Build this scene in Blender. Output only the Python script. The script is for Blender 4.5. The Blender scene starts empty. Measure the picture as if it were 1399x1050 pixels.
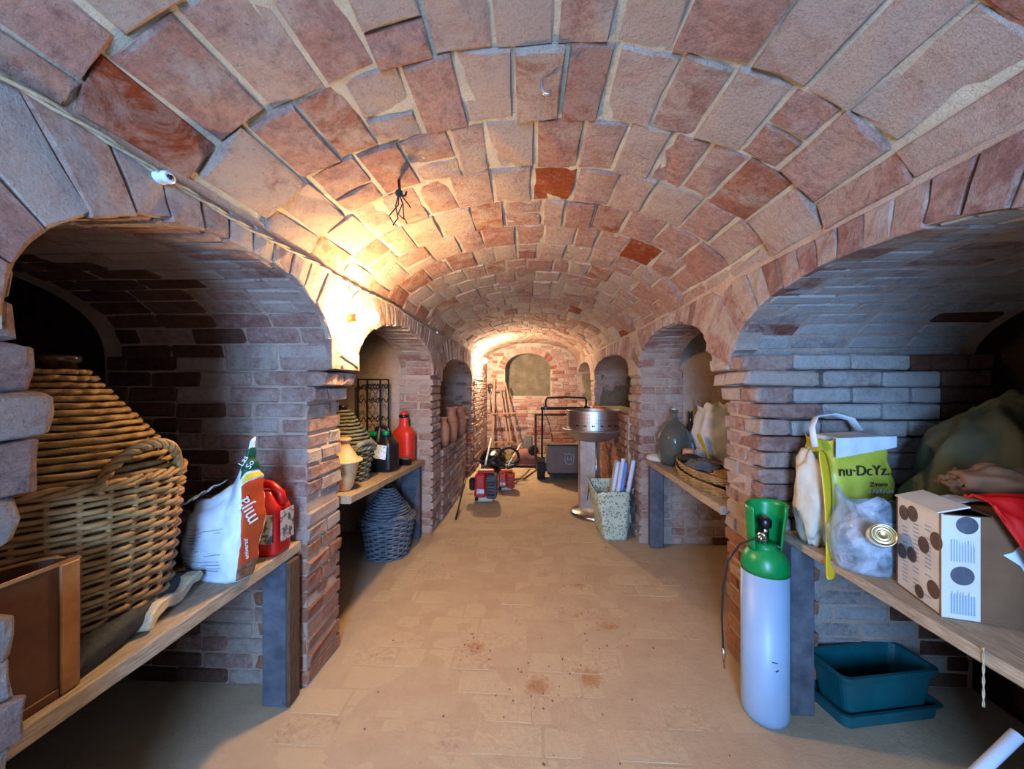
import bpy, math, random
from mathutils import Vector, Matrix, noise, Euler

R = random.Random(11)
V = Vector
PI = math.pi
sc = bpy.context.scene
COL = sc.collection

# ------------------------------------------------------------------ camera, world, lights, exposure
CAM_H = 1.40
YAW = math.atan(26.5 / 525.0)
cd = bpy.data.cameras.new('camera')
cd.sensor_width = 36.0
cd.lens = 36.0 * 525.0 / 1399.0
cd.clip_start = 0.02
cd.shift_y = 2.0 / 1399.0
cam = bpy.data.objects.new('camera', cd)
COL.objects.link(cam)
cam.location = (0, 0, CAM_H)
cam.rotation_euler = (PI / 2, 0, YAW)
sc.camera = cam

w = bpy.data.worlds.new('world')
sc.world = w
w.use_nodes = True
w.node_tree.nodes['Background'].inputs[0].default_value = (0.45, 0.62, 1.0, 1)
w.node_tree.nodes['Background'].inputs[1].default_value = 0.25

DAY_POWER = 84.0
BULB_POWER = (26.0, 66.0)
ld = bpy.data.lights.new('doorway_daylight', 'AREA')
ld.shape = 'RECTANGLE'
ld.size = 0.60
ld.size_y = 1.3
ld.energy = DAY_POWER
ld.color = (0.25, 0.50, 1.0)
dl = bpy.data.objects.new('doorway_daylight', ld)
COL.objects.link(dl)
dl.location = (-0.08, -1.58, 1.35)
dl.rotation_euler = (PI / 2, 0, 0)

vs = sc.view_settings
vs.view_transform = 'Standard'
vs.look = 'None'
vs.gamma = 1.0
vs.use_curve_mapping = False
vs.exposure = 1.4
sc.cycles.use_denoising = True
sc.cycles.max_bounces = 8
sc.cycles.diffuse_bounces = 1
sc.cycles.caustics_reflective = False
sc.cycles.caustics_refractive = False
sc.cycles.sample_clamp_indirect = 4.0


def pix(p):
    c, s = math.cos(YAW), math.sin(YAW)
    d = p[1] * c - p[0] * s
    if d < 0.05:
        return None
    return (699.5 + 525 * (p[0] * c + p[1] * s) / d, 527 - 525 * (p[2] - CAM_H) / d, d)


# ------------------------------------------------------------------ materials
class NT:
    def __init__(s, name):
        s.m = bpy.data.materials.new(name)
        s.m.use_nodes = True
        s.t = s.m.node_tree
        s.b = s.t.nodes['Principled BSDF']
        s.out = s.t.nodes['Material Output']

    def n(s, typ, **k):
        nd = s.t.nodes.new(typ)
        for a, v in k.items():
            setattr(nd, a, v)
        return nd

    def l(s, a, b):
        s.t.links.new(a, b)

    def val(s, sock, v):
        if hasattr(v, 'is_linked') or isinstance(v, bpy.types.NodeSocket):
            s.l(v, sock)
        else:
            sock.default_value = v

    def math(s, op, a, b=0.0, c=0.0, clamp=False):
        nd = s.n('ShaderNodeMath', operation=op, use_clamp=clamp)
        for i, v in enumerate((a, b, c)):
            s.val(nd.inputs[i], v)
        return nd.outputs[0]

    def noise(s, vec, scale, detail=4, rough=0.6, dist=0.0):
        nd = s.n('ShaderNodeTexNoise')
        s.l(vec, nd.inputs['Vector'])
        nd.inputs['Scale'].default_value = scale
        nd.inputs['Detail'].default_value = detail
        nd.inputs['Roughness'].default_value = rough
        nd.inputs['Distortion'].default_value = dist
        return nd.outputs['Fac']

    def ramp(s, fac, stops, interp='LINEAR'):
        nd = s.n('ShaderNodeValToRGB')
        cr = nd.color_ramp
        cr.interpolation = interp
        while len(cr.elements) < len(stops):
            cr.elements.new(0.5)
        for e, (p, c) in zip(cr.elements, stops):
            e.position = p
            e.color = (c, c, c, 1) if isinstance(c, (int, float)) else tuple(c) + (1,)
        s.l(fac, nd.inputs[0])
        return nd.outputs[0]

    def mix(s, fac, a, b, typ='MIX'):
        nd = s.n('ShaderNodeMix', data_type='RGBA', blend_type=typ)
        s.val(nd.inputs[0], fac)
        for i, v in ((6, a), (7, b)):
            if isinstance(v, tuple):
                v = v + (1,) if len(v) == 3 else v
            s.val(nd.inputs[i], v)
        return nd.outputs[2]

    def bump(s, h, strength, dist=0.01, prev=None):
        nd = s.n('ShaderNodeBump')
        nd.inputs['Strength'].default_value = strength
        nd.inputs['Distance'].default_value = dist
        s.l(h, nd.inputs['Height'])
        if prev is not None:
            s.l(prev, nd.inputs['Normal'])
        s.l(nd.outputs[0], s.b.inputs['Normal'])
        return nd.outputs[0]

    def pos(s):
        return s.n('ShaderNodeNewGeometry').outputs['Position']

    def obj(s):
        return s.n('ShaderNodeTexCoord').outputs['Object']


def lin(r, g, b):
    f = lambda c: (c / 255 / 12.92) if c / 255 <= 0.04045 else ((c / 255 + 0.055) / 1.055) ** 2.4
    return (f(r), f(g), f(b))


def stains(m, p, c):
    # rusty crumbled-brick stains lying on the dusty floor
    nz = m.math('MULTIPLY', m.noise(p, 42, 6, 0.8), 0.9)
    for x, y, r in STAINS:
        d = m.n('ShaderNodeVectorMath', operation='DISTANCE')
        m.l(p, d.inputs[0])
        d.inputs[1].default_value = (x, y, 0)
        k = m.math('SUBTRACT', 1.0, m.math('DIVIDE', d.outputs['Value'], r), clamp=True)
        f = m.ramp(m.math('ADD', m.math('MULTIPLY', k, 0.55), m.math('SUBTRACT', nz, 0.28)), [(0.40, 0.0), (0.62, 0.75)])
        f = m.math('MULTIPLY', f, m.math('MULTIPLY', k, 3.0, clamp=True))
        c = m.mix(f, c, lin(172, 112, 66))
    return c


STAINS = [(.28, 1.86, .13), (.46, 2.22, .20), (.03, 1.80, .13), (-.30, 2.05, .10), (.33, 2.75, .12)]


def brick_mat(name, stops, wash, wash_lo, wash_hi, bump=0.6, rough=0.95, amt=0.85, dark=0.5):
    m = NT(name)
    p = m.pos()
    rnd = m.n('ShaderNodeObjectInfo').outputs['Random']
    at = m.n('ShaderNodeAttribute', attribute_name='bv').outputs['Fac']
    r1 = m.math('FRACT', m.math('ADD', rnd, at))
    r2 = m.math('FRACT', m.math('MULTIPLY', r1, 17.31))
    base = m.ramp(r1, stops)
    n1 = m.noise(p, 8.5, 10, 0.78, 0.5)
    sh = m.math('ADD', n1, m.math('MULTIPLY', m.math('SUBTRACT', r2, 0.5), 0.26))
    wf = m.math('MULTIPLY', m.ramp(sh, [(wash_lo, 0.0), (wash_hi, 1.0)]), amt)
    n2 = m.noise(p, 38.0, 6, 0.7)
    tone = m.ramp(n2, [(0.30, 0.62), (0.50, 0.98), (0.66, 1.18)])
    c = m.mix(1.0, base, tone, 'MULTIPLY')
    n4 = m.noise(p, 13.0, 5, 0.6)
    c = m.mix(m.math('MULTIPLY', m.ramp(n4, [(0.60, 0.0), (0.72, 1.0)]), 0.32), c, (0.24, 0.085, 0.055))
    c = m.mix(wf, c, wash)
    n3 = m.noise(p, 85.0, 4, 0.7)
    c = m.mix(m.math('MULTIPLY', m.ramp(n3, [(0.60, 0.0), (0.72, 1.0)]), dark), c, (0.10, 0.045, 0.035))
    if name == 'floor_brick':
        c = stains(m, p, c)
    m.l(c, m.b.inputs['Base Color'])
    m.b.inputs['Roughness'].default_value = rough
    m.b.inputs['Specular IOR Level'].default_value = 0.15
    b1 = m.bump(m.noise(p, 22.0, 8, 0.7), bump, 0.03)
    m.bump(m.noise(p, 95.0, 6, 0.75, 0.3), bump, 0.02, b1)
    return m.m


def soil_mat(name, c1, c2, scale=8, bump=0.5, c3=None, bd=0.02, fine=60):
    m = NT(name)
    p = m.pos()
    c = m.mix(m.ramp(m.noise(p, scale, 8, 0.68), [(0.34, 0.0), (0.64, 1.0)]), c1, c2)
    if c3:
        c = m.mix(m.ramp(m.noise(p, scale * 3.7, 5, 0.7), [(0.60, 0.0), (0.74, 0.7)]), c, c3)
    m.l(c, m.b.inputs['Base Color'])
    m.b.inputs['Roughness'].default_value = 0.97
    m.b.inputs['Specular IOR Level'].default_value = 0.1
    b1 = m.bump(m.noise(p, scale * 2, 8, 0.7), bump, bd)
    m.bump(m.noise(p, fine, 6, 0.75), bump, bd * 0.5, b1)
    return m.m


def plain(name, c1, c2=None, scale=20, rough=0.6, metal=0.0, bump=0.0, spec=0.5, stretch=None, lo=0.35, hi=0.65, bd=0.004, coat=0.0):
    m = NT(name)
    p = m.obj()
    if stretch:
        mp = m.n('ShaderNodeMapping')
        mp.inputs['Scale'].default_value = stretch
        m.l(p, mp.inputs['Vector'])
        p = mp.outputs[0]
    nz = m.noise(p, scale, 6, 0.65)
    c2 = c2 or tuple(min(1, q * 0.8) for q in c1)
    m.l(m.mix(m.ramp(nz, [(lo, 0.0), (hi, 1.0)]), c1, c2), m.b.inputs['Base Color'])
    m.b.inputs['Roughness'].default_value = rough
    m.b.inputs['Metallic'].default_value = metal
    m.b.inputs['Specular IOR Level'].default_value = spec
    m.b.inputs['Coat Weight'].default_value = coat
    if bump:
        m.bump(nz, bump, bd)
    return m.m


M = {}
LIME = (0.50, 0.43, 0.34)
M['vault_brick'] = brick_mat('vault_brick', [(0.0, lin(212, 158, 136)), (0.22, lin(216, 164, 142)), (0.40, lin(202, 144, 122)), (0.55, lin(218, 172, 150)), (0.70, lin(188, 128, 108)), (0.80, lin(218, 172, 150)), (0.93, lin(198, 132, 106)), (0.97, lin(190, 104, 60)), (1.0, lin(208, 158, 140))],
                             lin(230, 202, 176), 0.42, 0.60, 1.0, amt=0.80, dark=0.5)
M['wall_brick'] = brick_mat('wall_brick', [(0.0, lin(188, 140, 124)), (0.3, lin(202, 156, 136)), (0.55, lin(176, 124, 108)), (0.8, lin(206, 162, 142)), (1.0, lin(164, 112, 96))], lin(222, 200, 180), 0.38, 0.60, 0.85, amt=0.8, dark=0.4)
M['base_brick'] = brick_mat('base_brick', [(0.0, lin(194, 130, 98)), (0.3, lin(204, 142, 108)), (0.55, lin(178, 114, 86)), (0.8, lin(200, 144, 112)), (1.0, lin(168, 102, 76))], lin(196, 160, 136), 0.52, 0.72, 0.75, amt=0.6)
M['washed_brick'] = brick_mat('washed_brick', [(0.0, lin(186, 166, 156)), (0.5, lin(194, 176, 166)), (0.9, lin(180, 154, 142)), (1.0, lin(150, 84, 62))], lin(212, 204, 194), 0.34, 0.56, 0.8, amt=0.85, dark=0.3)
M['end_brick'] = brick_mat('end_brick', [(0.0, lin(176, 104, 86)), (0.25, lin(196, 146, 126)), (0.5, lin(160, 88, 70)), (0.75, lin(206, 166, 146)), (1.0, lin(170, 92, 72))], lin(218, 190, 172), 0.46, 0.66, 0.5)
M['shaded_brick'] = brick_mat('shaded_brick', [(0.0, lin(126, 84, 66)), (0.3, lin(138, 94, 74)), (0.6, lin(112, 74, 58)), (1.0, lin(102, 64, 50))], lin(150, 118, 96), 0.5, 0.72, 0.8, amt=0.6)  # wall brick darkened: shade deep inside the bays put into its colour
M['shaded_backing'] = soil_mat('shaded_backing', lin(104, 76, 52), lin(78, 56, 38), 5, 0.9, lin(58, 42, 30), bd=0.05, fine=40)  # dark brown for the bay backs, their shade painted into the colour
M['near_stone'] = brick_mat('near_stone', [(0.0, lin(160, 128, 116)), (0.5, lin(172, 140, 128)), (1.0, lin(150, 112, 102))], lin(186, 164, 150), 0.40, 0.56, 1.0, amt=0.75, dark=0.6)
M['orange_brick'] = brick_mat('orange_brick', [(0.0, lin(178, 88, 44)), (0.5, lin(170, 78, 36)), (1.0, lin(160, 72, 44))], lin(208, 172, 150), 0.44, 0.60, 0.9, amt=0.75, dark=0.5)
M['floor_brick'] = brick_mat('floor_brick', [(0.0, lin(198, 168, 132)), (0.3, lin(192, 160, 126)), (0.6, lin(200, 170, 132)), (0.8, lin(190, 154, 122)), (1.0, lin(198, 166, 130))], lin(200, 170, 132), 0.30, 0.52, 0.22, amt=0.92, dark=0.08)
M['mortar'] = soil_mat('mortar', lin(214, 198, 168), lin(192, 172, 142), 9, 0.8, lin(160, 132, 108))
M['lime_wall'] = soil_mat('lime_wall', lin(216, 188, 164), lin(202, 164, 140), 7, 0.8, lin(172, 122, 100), bd=0.03)
M['plaster'] = soil_mat('plaster', lin(206, 186, 126), lin(178, 156, 100), 4, 1.0, lin(120, 98, 64), bd=0.09, fine=26)
M['tufa'] = soil_mat('tufa', lin(184, 166, 136), lin(152, 134, 106), 5, 1.0, lin(112, 94, 70), bd=0.06, fine=34)
M['stone'] = soil_mat('stone', lin(190, 164, 128), lin(160, 130, 98), 6, 1.0, lin(120, 92, 68), bd=0.05)
M['dusty_ground'] = soil_mat('dusty_ground', lin(198, 168, 132), lin(188, 156, 122), 5, 0.35, lin(176, 138, 106), bd=0.012, fine=120)


def mark(o, label=None, cat=None, group=None, kind=None):
    if label:
        o['label'] = label
    if cat:
        o['category'] = cat
    if group:
        o['group'] = group
    if kind:
        o['kind'] = kind
    return o


def thing(name, label, cat, loc=(0, 0, 0), rz=0.0, group=None):
    o = bpy.data.objects.new(name, None)
    o.empty_display_size = 0.05
    COL.objects.link(o)
    o.location = loc
    o.rotation_euler = (0, 0, rz)
    return mark(o, label, cat, group)


class MB:
    """collects geometry, then links it as one mesh object"""

    def __init__(s):
        s.v, s.f, s.mi, s.sm = [], [], [], []

    def add(s, vs_, fs, mi=0, smooth=False):
        o = len(s.v)
        s.v += [tuple(q) for q in vs_]
        for f in fs:
            s.f.append(tuple(i + o for i in f))
            s.mi.append(mi)
            s.sm.append(smooth)
        return s

    def box(s, c, size, rot=None, mi=0, bev=0.0, jit=0.0, taper=1.0):
        hx, hy, hz = (q / 2 for q in size)
        vv, ff = [], []
        if bev == 0:
            for z in (-1, 1):
                k = taper if z > 0 else 1.0
                for x, y in ((-1, -1), (1, -1), (1, 1), (-1, 1)):
                    vv.append(V((x * hx * k, y * hy * k, z * hz)))
            ff = [(3, 2, 1, 0), (4, 5, 6, 7), (0, 1, 5, 4), (1, 2, 6, 5), (2, 3, 7, 6), (3, 0, 4, 7)]
        else:
            bv = bev if isinstance(bev, tuple) else (bev, bev, bev)
            b = [min(bv[0], hx * .95), min(bv[1], hy * .95), min(bv[2], hz * .95)]
            idx = {}
            for sx in (-1, 1):
                for sy in (-1, 1):
                    for sz in (-1, 1):
                        k = taper if sz > 0 else 1.0
                        for ax in range(3):
                            q = [sx * (hx - b[0]) * k, sy * (hy - b[1]) * k, sz * (hz - b[2])]
                            q[ax] = (sx * hx * k, sy * hy * k, sz * hz)[ax]
                            idx[(sx, sy, sz, ax)] = len(vv)
                            vv.append(V(q))
            def quad(a, cyc):
                ff.append(tuple(idx[k] for k in cyc))
            for sg in (-1, 1):
                o = [(-1, -1), (1, -1), (1, 1), (-1, 1)]
                if sg < 0:
                    o = o[::-1]
                quad(0, [(sg, a, b2, 0) for a, b2 in o])
                quad(1, [(b2, sg, a, 1) for a, b2 in o])
                quad(2, [(a, b2, sg, 2) for a, b2 in o])
            for a in (-1, 1):
                for b2 in (-1, 1):
                    e = [(a, b2, -1, 0), (a, b2, 1, 0), (a, b2, 1, 1), (a, b2, -1, 1)]
                    ff.append(tuple(idx[k] for k in (e if a * b2 < 0 else e[::-1])))
                    e = [(a, -1, b2, 2), (a, 1, b2, 2), (a, 1, b2, 0), (a, -1, b2, 0)]
                    ff.append(tuple(idx[k] for k in (e if a * b2 < 0 else e[::-1])))
                    e = [(-1, a, b2, 1), (1, a, b2, 1), (1, a, b2, 2), (-1, a, b2, 2)]
                    ff.append(tuple(idx[k] for k in (e if a * b2 < 0 else e[::-1])))
            for sx in (-1, 1):
                for sy in (-1, 1):
                    for sz in (-1, 1):
                        t = [idx[(sx, sy, sz, 0)], idx[(sx, sy, sz, 1)], idx[(sx, sy, sz, 2)]]
                        ff.append(tuple(t if sx * sy * sz > 0 else t[::-1]))
        if jit:
            for q in vv:
                q += V((R.uniform(-jit, jit), R.uniform(-jit, jit), R.uniform(-jit, jit)))
        if rot is not None:
            rm = rot if isinstance(rot, Matrix) else Euler(rot).to_matrix()
            vv = [rm @ q for q in vv]
        c = V(c)
        return s.add([q + c for q in vv], ff, mi)

    def tube(s, pts, r, seg=8, mi=0, closed=False, cap=True, flat=1.0):
        pts = [V(p) for p in pts]
        n = len(pts)
        rr = r if isinstance(r, (list, tuple)) else [r] * n
        tg = []
        for i in range(n):
            a = pts[(i - 1) % n] if (closed or i > 0) else pts[0]
            b = pts[(i + 1) % n] if (closed or i < n - 1) else pts[-1]
            d = b - a
            tg.append(d.normalized() if d.length > 1e-9 else V((0, 0, 1)))
        up = V((0, 0, 1)) if abs(tg[0].z) < 0.9 else V((1, 0, 0))
        x = tg[0].cross(up).normalized()
        vv, ff = [], []
        for i in range(n):
            x = (x - tg[i] * x.dot(tg[i]))
            x = x.normalized() if x.length > 1e-6 else tg[i].orthogonal().normalized()
            y = tg[i].cross(x)
            for k in range(seg):
                a = 2 * PI * k / seg
                vv.append(pts[i] + (x * math.cos(a) + y * math.sin(a) * flat) * rr[i])
        m = n if closed else n - 1
        for i in range(m):
            j = (i + 1) % n
            for k in range(seg):
                k2 = (k + 1) % seg
                ff.append((i * seg + k, i * seg + k2, j * seg + k2, j * seg + k))
        if cap and not closed:
            ff.append(tuple(range(seg))[::-1])
            ff.append(tuple((n - 1) * seg + k for k in range(seg)))
        return s.add(vv, ff, mi, True)

    def lathe(s, prof, seg=28, c=(0, 0, 0), mi=0, rot=None, sx=1.0, sy=1.0, smooth=True, wob=0.0):
        vv, ff = [], []
        rm = None if rot is None else (rot if isinstance(rot, Matrix) else Euler(rot).to_matrix())
        c = V(c)
        for i, (r, z) in enumerate(prof):
            for k in range(seg):
                a = 2 * PI * k / seg
                q = V((r * sx * math.cos(a), r * sy * math.sin(a), z))
                if wob:
                    q *= 1 + wob * noise.noise(V((q.x * 9, q.y * 9, q.z * 9 + c.x * 7)))
                if rm:
                    q = rm @ q
                vv.append(q + c)
        for i in range(len(prof) - 1):
            for k in range(seg):
                k2 = (k + 1) % seg
                ff.append((i * seg + k, i * seg + k2, (i + 1) * seg + k2, (i + 1) * seg + k))
        if prof[0][0] > 1e-5:
            ff.append(tuple(range(seg))[::-1])
        if prof[-1][0] > 1e-5:
            ff.append(tuple((len(prof) - 1) * seg + k for k in range(seg)))
        return s.add(vv, ff, mi, smooth)

    def grid(s, fn, nu, nv, mi=0, wrap=False, smooth=True):
        vv, ff = [], []
        cu = nu if wrap else nu + 1
        for j in range(nv + 1):
            for i in range(cu):
                vv.append(V(fn(i / nu, j / nv)))
        for j in range(nv):
            for i in range(nu):
                i2 = (i + 1) % cu
                ff.append((j * cu + i, j * cu + i2, (j + 1) * cu + i2, (j + 1) * cu + i))
        return s.add(vv, ff, mi, smooth)

    def poly(s, pts, mi=0):
        return s.add(pts, [tuple(range(len(pts)))], mi)

    def prism(s, pts, d, mi=0):
        """closed outline pts, thickened by the vector d"""
        n = len(pts)
        a = [V(p) for p in pts]
        b = [p + V(d) for p in a]
        ff = [tuple(range(n))[::-1], tuple(n + i for i in range(n))]
        ff += [(i, (i + 1) % n, n + (i + 1) % n, n + i) for i in range(n)]
        return s.add(a + b, ff, mi)

    def obj(s, name, mats, parent=None, loc=None, rot=None):
        me = bpy.data.meshes.new(name)
        me.from_pydata(s.v, [], s.f)
        mats = mats if isinstance(mats, (list, tuple)) else [mats]
        for m in mats:
            me.materials.append(m)
        me.polygons.foreach_set('material_index', s.mi)
        me.polygons.foreach_set('use_smooth', s.sm)
        me.update()
        o = bpy.data.objects.new(name, me)
        COL.objects.link(o)
        if parent is not None:
            o.parent = parent
        if loc is not None:
            o.location = loc
        if rot is not None:
            o.rotation_euler = rot
        return o


def solid(o, t, off=0.0):
    md = o.modifiers.new('solid', 'SOLIDIFY')
    md.thickness = t
    md.offset = off
    return o


def smooth_sub(o, lv=1):
    md = o.modifiers.new('sub', 'SUBSURF')
    md.levels = lv
    md.render_levels = lv
    return o


def text(body, size, parent, mat, loc, rot, name='lettering', ext=0.0006, sx=1.0):
    cu = bpy.data.curves.new(name, 'FONT')
    cu.body = body
    cu.size = size
    cu.extrude = ext
    cu.align_x = 'CENTER'
    cu.align_y = 'CENTER'
    cu.materials.append(mat)
    o = bpy.data.objects.new(name, cu)
    COL.objects.link(o)
    dg = bpy.context.evaluated_depsgraph_get()
    me = bpy.data.meshes.new_from_object(o.evaluated_get(dg))
    me.name = name
    bpy.data.objects.remove(o)
    o = bpy.data.objects.new(name, me)
    COL.objects.link(o)
    o.parent = parent
    o.location = loc
    o.rotation_euler = rot if not isinstance(rot, Matrix) else rot.to_euler()
    o.scale = (sx, 1, 1)
    return o


def struct(o):
    o['kind'] = 'structure'
    return o


# ------------------------------------------------------------------ bricks: unit meshes shared by many objects
def unit_brick(seed, bev=(.04, .11, .10), jit=(.016, .045, .035)):
    r = random.Random(seed)
    mb = MB()
    mb.box((0, 0, 0), (1, 1, 1), bev=bev)
    o = []
    for q in mb.v:
        q = V(q)
        o.append(q + V((r.uniform(-jit[0], jit[0]), r.uniform(-jit[1], jit[1]), r.uniform(-jit[2], jit[2]))))
    return o, mb.f


UNITS = [unit_brick(100 + i) for i in range(14)] + [unit_brick(300 + i, (.012, .024, .06), (.008, .014, .02)) for i in range(8)]
UNIT_ME = {}


def unit_mesh(i, mat):
    k = (i, mat.name)
    if k not in UNIT_ME:
        me = bpy.data.meshes.new('brick')
        me.from_pydata([tuple(q) for q in UNITS[i][0]], [], UNITS[i][1])
        me.materials.append(mat)
        me.update()
        UNIT_ME[k] = me
    return UNIT_ME[k]


def poly_brick_geo(pts, nrm, proud, deep, inset=0.006, jit=0.004):
    """a brick whose visible face is the quad pts (counter-clockwise seen from nrm)"""
    pts = [V(p) for p in pts]
    nrm = V(nrm)
    c = sum(pts, V()) / len(pts)
    back = [p - nrm * deep for p in pts]
    mid = [p + nrm * (proud - inset * 0.8) for p in pts]
    fr = []
    n = 3
    a, b, c2, d = pts
    grid = []
    for j in range(n):
        for i in range(n):
            u, v_ = i / (n - 1), j / (n - 1)
            p = a.lerp(b, u).lerp(d.lerp(c2, u), v_)
            e = (c - p)
            ln = e.length
            if ln > 1e-6 and not (i == 1 and j == 1):
                p = p + e / ln * R.uniform(0.6, 1.8) * inset
            h = proud + R.uniform(-jit, jit) + (0.003 if (i == 1 and j == 1) else 0)
            grid.append(p + nrm * h)
    ring_i = [0, 1, 2, 5, 8, 7, 6, 3]
    mid8, back8 = [], []
    for k in range(4):
        mid8 += [mid[k], (mid[k] + mid[(k + 1) % 4]) / 2]
    vv = back + mid8 + grid
    ff = []
    for k in range(4):
        k2 = (k + 1) % 4
        ff.append((k, k2, 4 + (2 * k + 2) % 8, 4 + 2 * k + 1, 4 + 2 * k))
    for k in range(8):
        k2 = (k + 1) % 8
        ff.append((4 + k, 4 + k2, 12 + ring_i[k2], 12 + ring_i[k]))
    for j in range(2):
        for i in range(2):
            q = 12 + j * 3 + i
            ff.append((q, q + 1, q + 4, q + 3))
    return vv, ff


class Bricks:
    """bricks of one part of the setting: the 300 largest in view are objects, the rest one joined part"""

    def __init__(s, parent, name='brick', limit=300):
        s.parent, s.name, s.limit = parent, name, limit
        s.items = []

    def score(s, c, area):
        q = pix(c)
        if q is None:
            return 0.0
        x, y, d = q
        mar = 90 / max(d, .3)
        if x < -mar or x > 1399 + mar or y < -mar or y > 1050 + mar:
            return 0.0
        return area / (d * d)

    def unit(s, mat, c, U, Vv, N, sx, sy, sz, tilt=0.012, keep=1.0, flat=False):
        U, Vv, N = V(U).normalized(), V(Vv).normalized(), V(N).normalized()
        m = Matrix(((U.x, Vv.x, N.x), (U.y, Vv.y, N.y), (U.z, Vv.z, N.z)))
        m = m @ Euler((R.uniform(-tilt, tilt), R.uniform(-tilt, tilt), R.uniform(-tilt, tilt))).to_matrix()
        m = m @ Matrix.Diagonal((sx, sy, sz))
        m4 = Matrix.Translation(V(c)) @ m.to_4x4()
        s.items.append((s.score(c, sx * sy) * keep, 'u', mat, m4, R.randrange(14, 22) if flat else R.randrange(14)))

    def geo(s, mat, vv, ff, keep=1.0):
        c = sum((V(q) for q in vv), V()) / len(vv)
        a = (V(vv[4]) - V(vv[6])).length * (V(vv[6]) - V(vv[8])).length
        s.items.append((s.score(c, a) * keep, 'g', mat, (vv, ff, c), 0))

    def build(s):
        s.items.sort(key=lambda t: -t[0])
        rest = MB()
        rmats, bvs = [], []
        for i, (sco, kind, mat, dat, k) in enumerate(s.items):
            single = i < s.limit and sco > 0
            if kind == 'u':
                if single:
                    o = bpy.data.objects.new(s.name, unit_mesh(k, mat))
                    COL.objects.link(o)
                    o.parent = s.parent
                    o.matrix_basis = dat
                    continue
                vv, ff = [dat @ q for q in UNITS[k][0]], UNITS[k][1]
            else:
                vv, ff, c = dat
                if single:
                    mb = MB().add([V(q) - c for q in vv], ff)
                    o = mb.obj(s.name, mat, s.parent, c)
                    continue
            if mat not in rmats:
                rmats.append(mat)
            rest.add(vv, ff, rmats.index(mat))
            bvs += [R.random()] * len(ff)
        if rest.v:
            o = rest.obj('brickwork', rmats, s.parent)
            o['kind'] = 'stuff'
            at = o.data.attributes.new('bv', 'FLOAT', 'FACE')
            at.data.foreach_set('value', bvs)


# ------------------------------------------------------------------ the vault
VX, VA, Y0, Y1 = 0.01, 0.945, -1.7, 8.0
SPR_L, SPR_R, CROWN = 1.945, 1.90, 2.30


def vshape(u):
    u = max(-1.0, min(1.0, u))
    zs = SPR_L + (SPR_R - SPR_L) * (u + 1) / 2
    k = max(0.0, 1 - u * u)
    return zs + (CROWN - zs) * (0.78 * math.sqrt(k) + 0.22 * k)


TAB = []
_n = 600
for i in range(_n + 1):
    a = PI * (1 - i / _n)
    u = math.cos(a)
    TAB.append(V((VX + VA * u, 0, vshape(u))))
LEN = [0.0]
for i in range(_n):
    LEN.append(LEN[-1] + (TAB[i + 1] - TAB[i]).length)
ARC = LEN[-1]


def vpt(sarc, y, off=0.0):
    """point on the vault at arc length sarc from the left springing; off moves it inwards"""
    sarc = max(0.0, min(ARC, sarc))
    lo, hi = 0, _n
    while hi - lo > 1:
        m = (lo + hi) // 2
        if LEN[m] <= sarc:
            lo = m
        else:
            hi = m
    t = (sarc - LEN[lo]) / max(1e-9, LEN[hi] - LEN[lo])
    p = TAB[lo].lerp(TAB[hi], t)
    d = (TAB[hi] - TAB[lo]).normalized()
    nrm = V((d.z, 0, -d.x))
    return p + nrm * off + V((0, y, 0)), nrm


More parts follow.
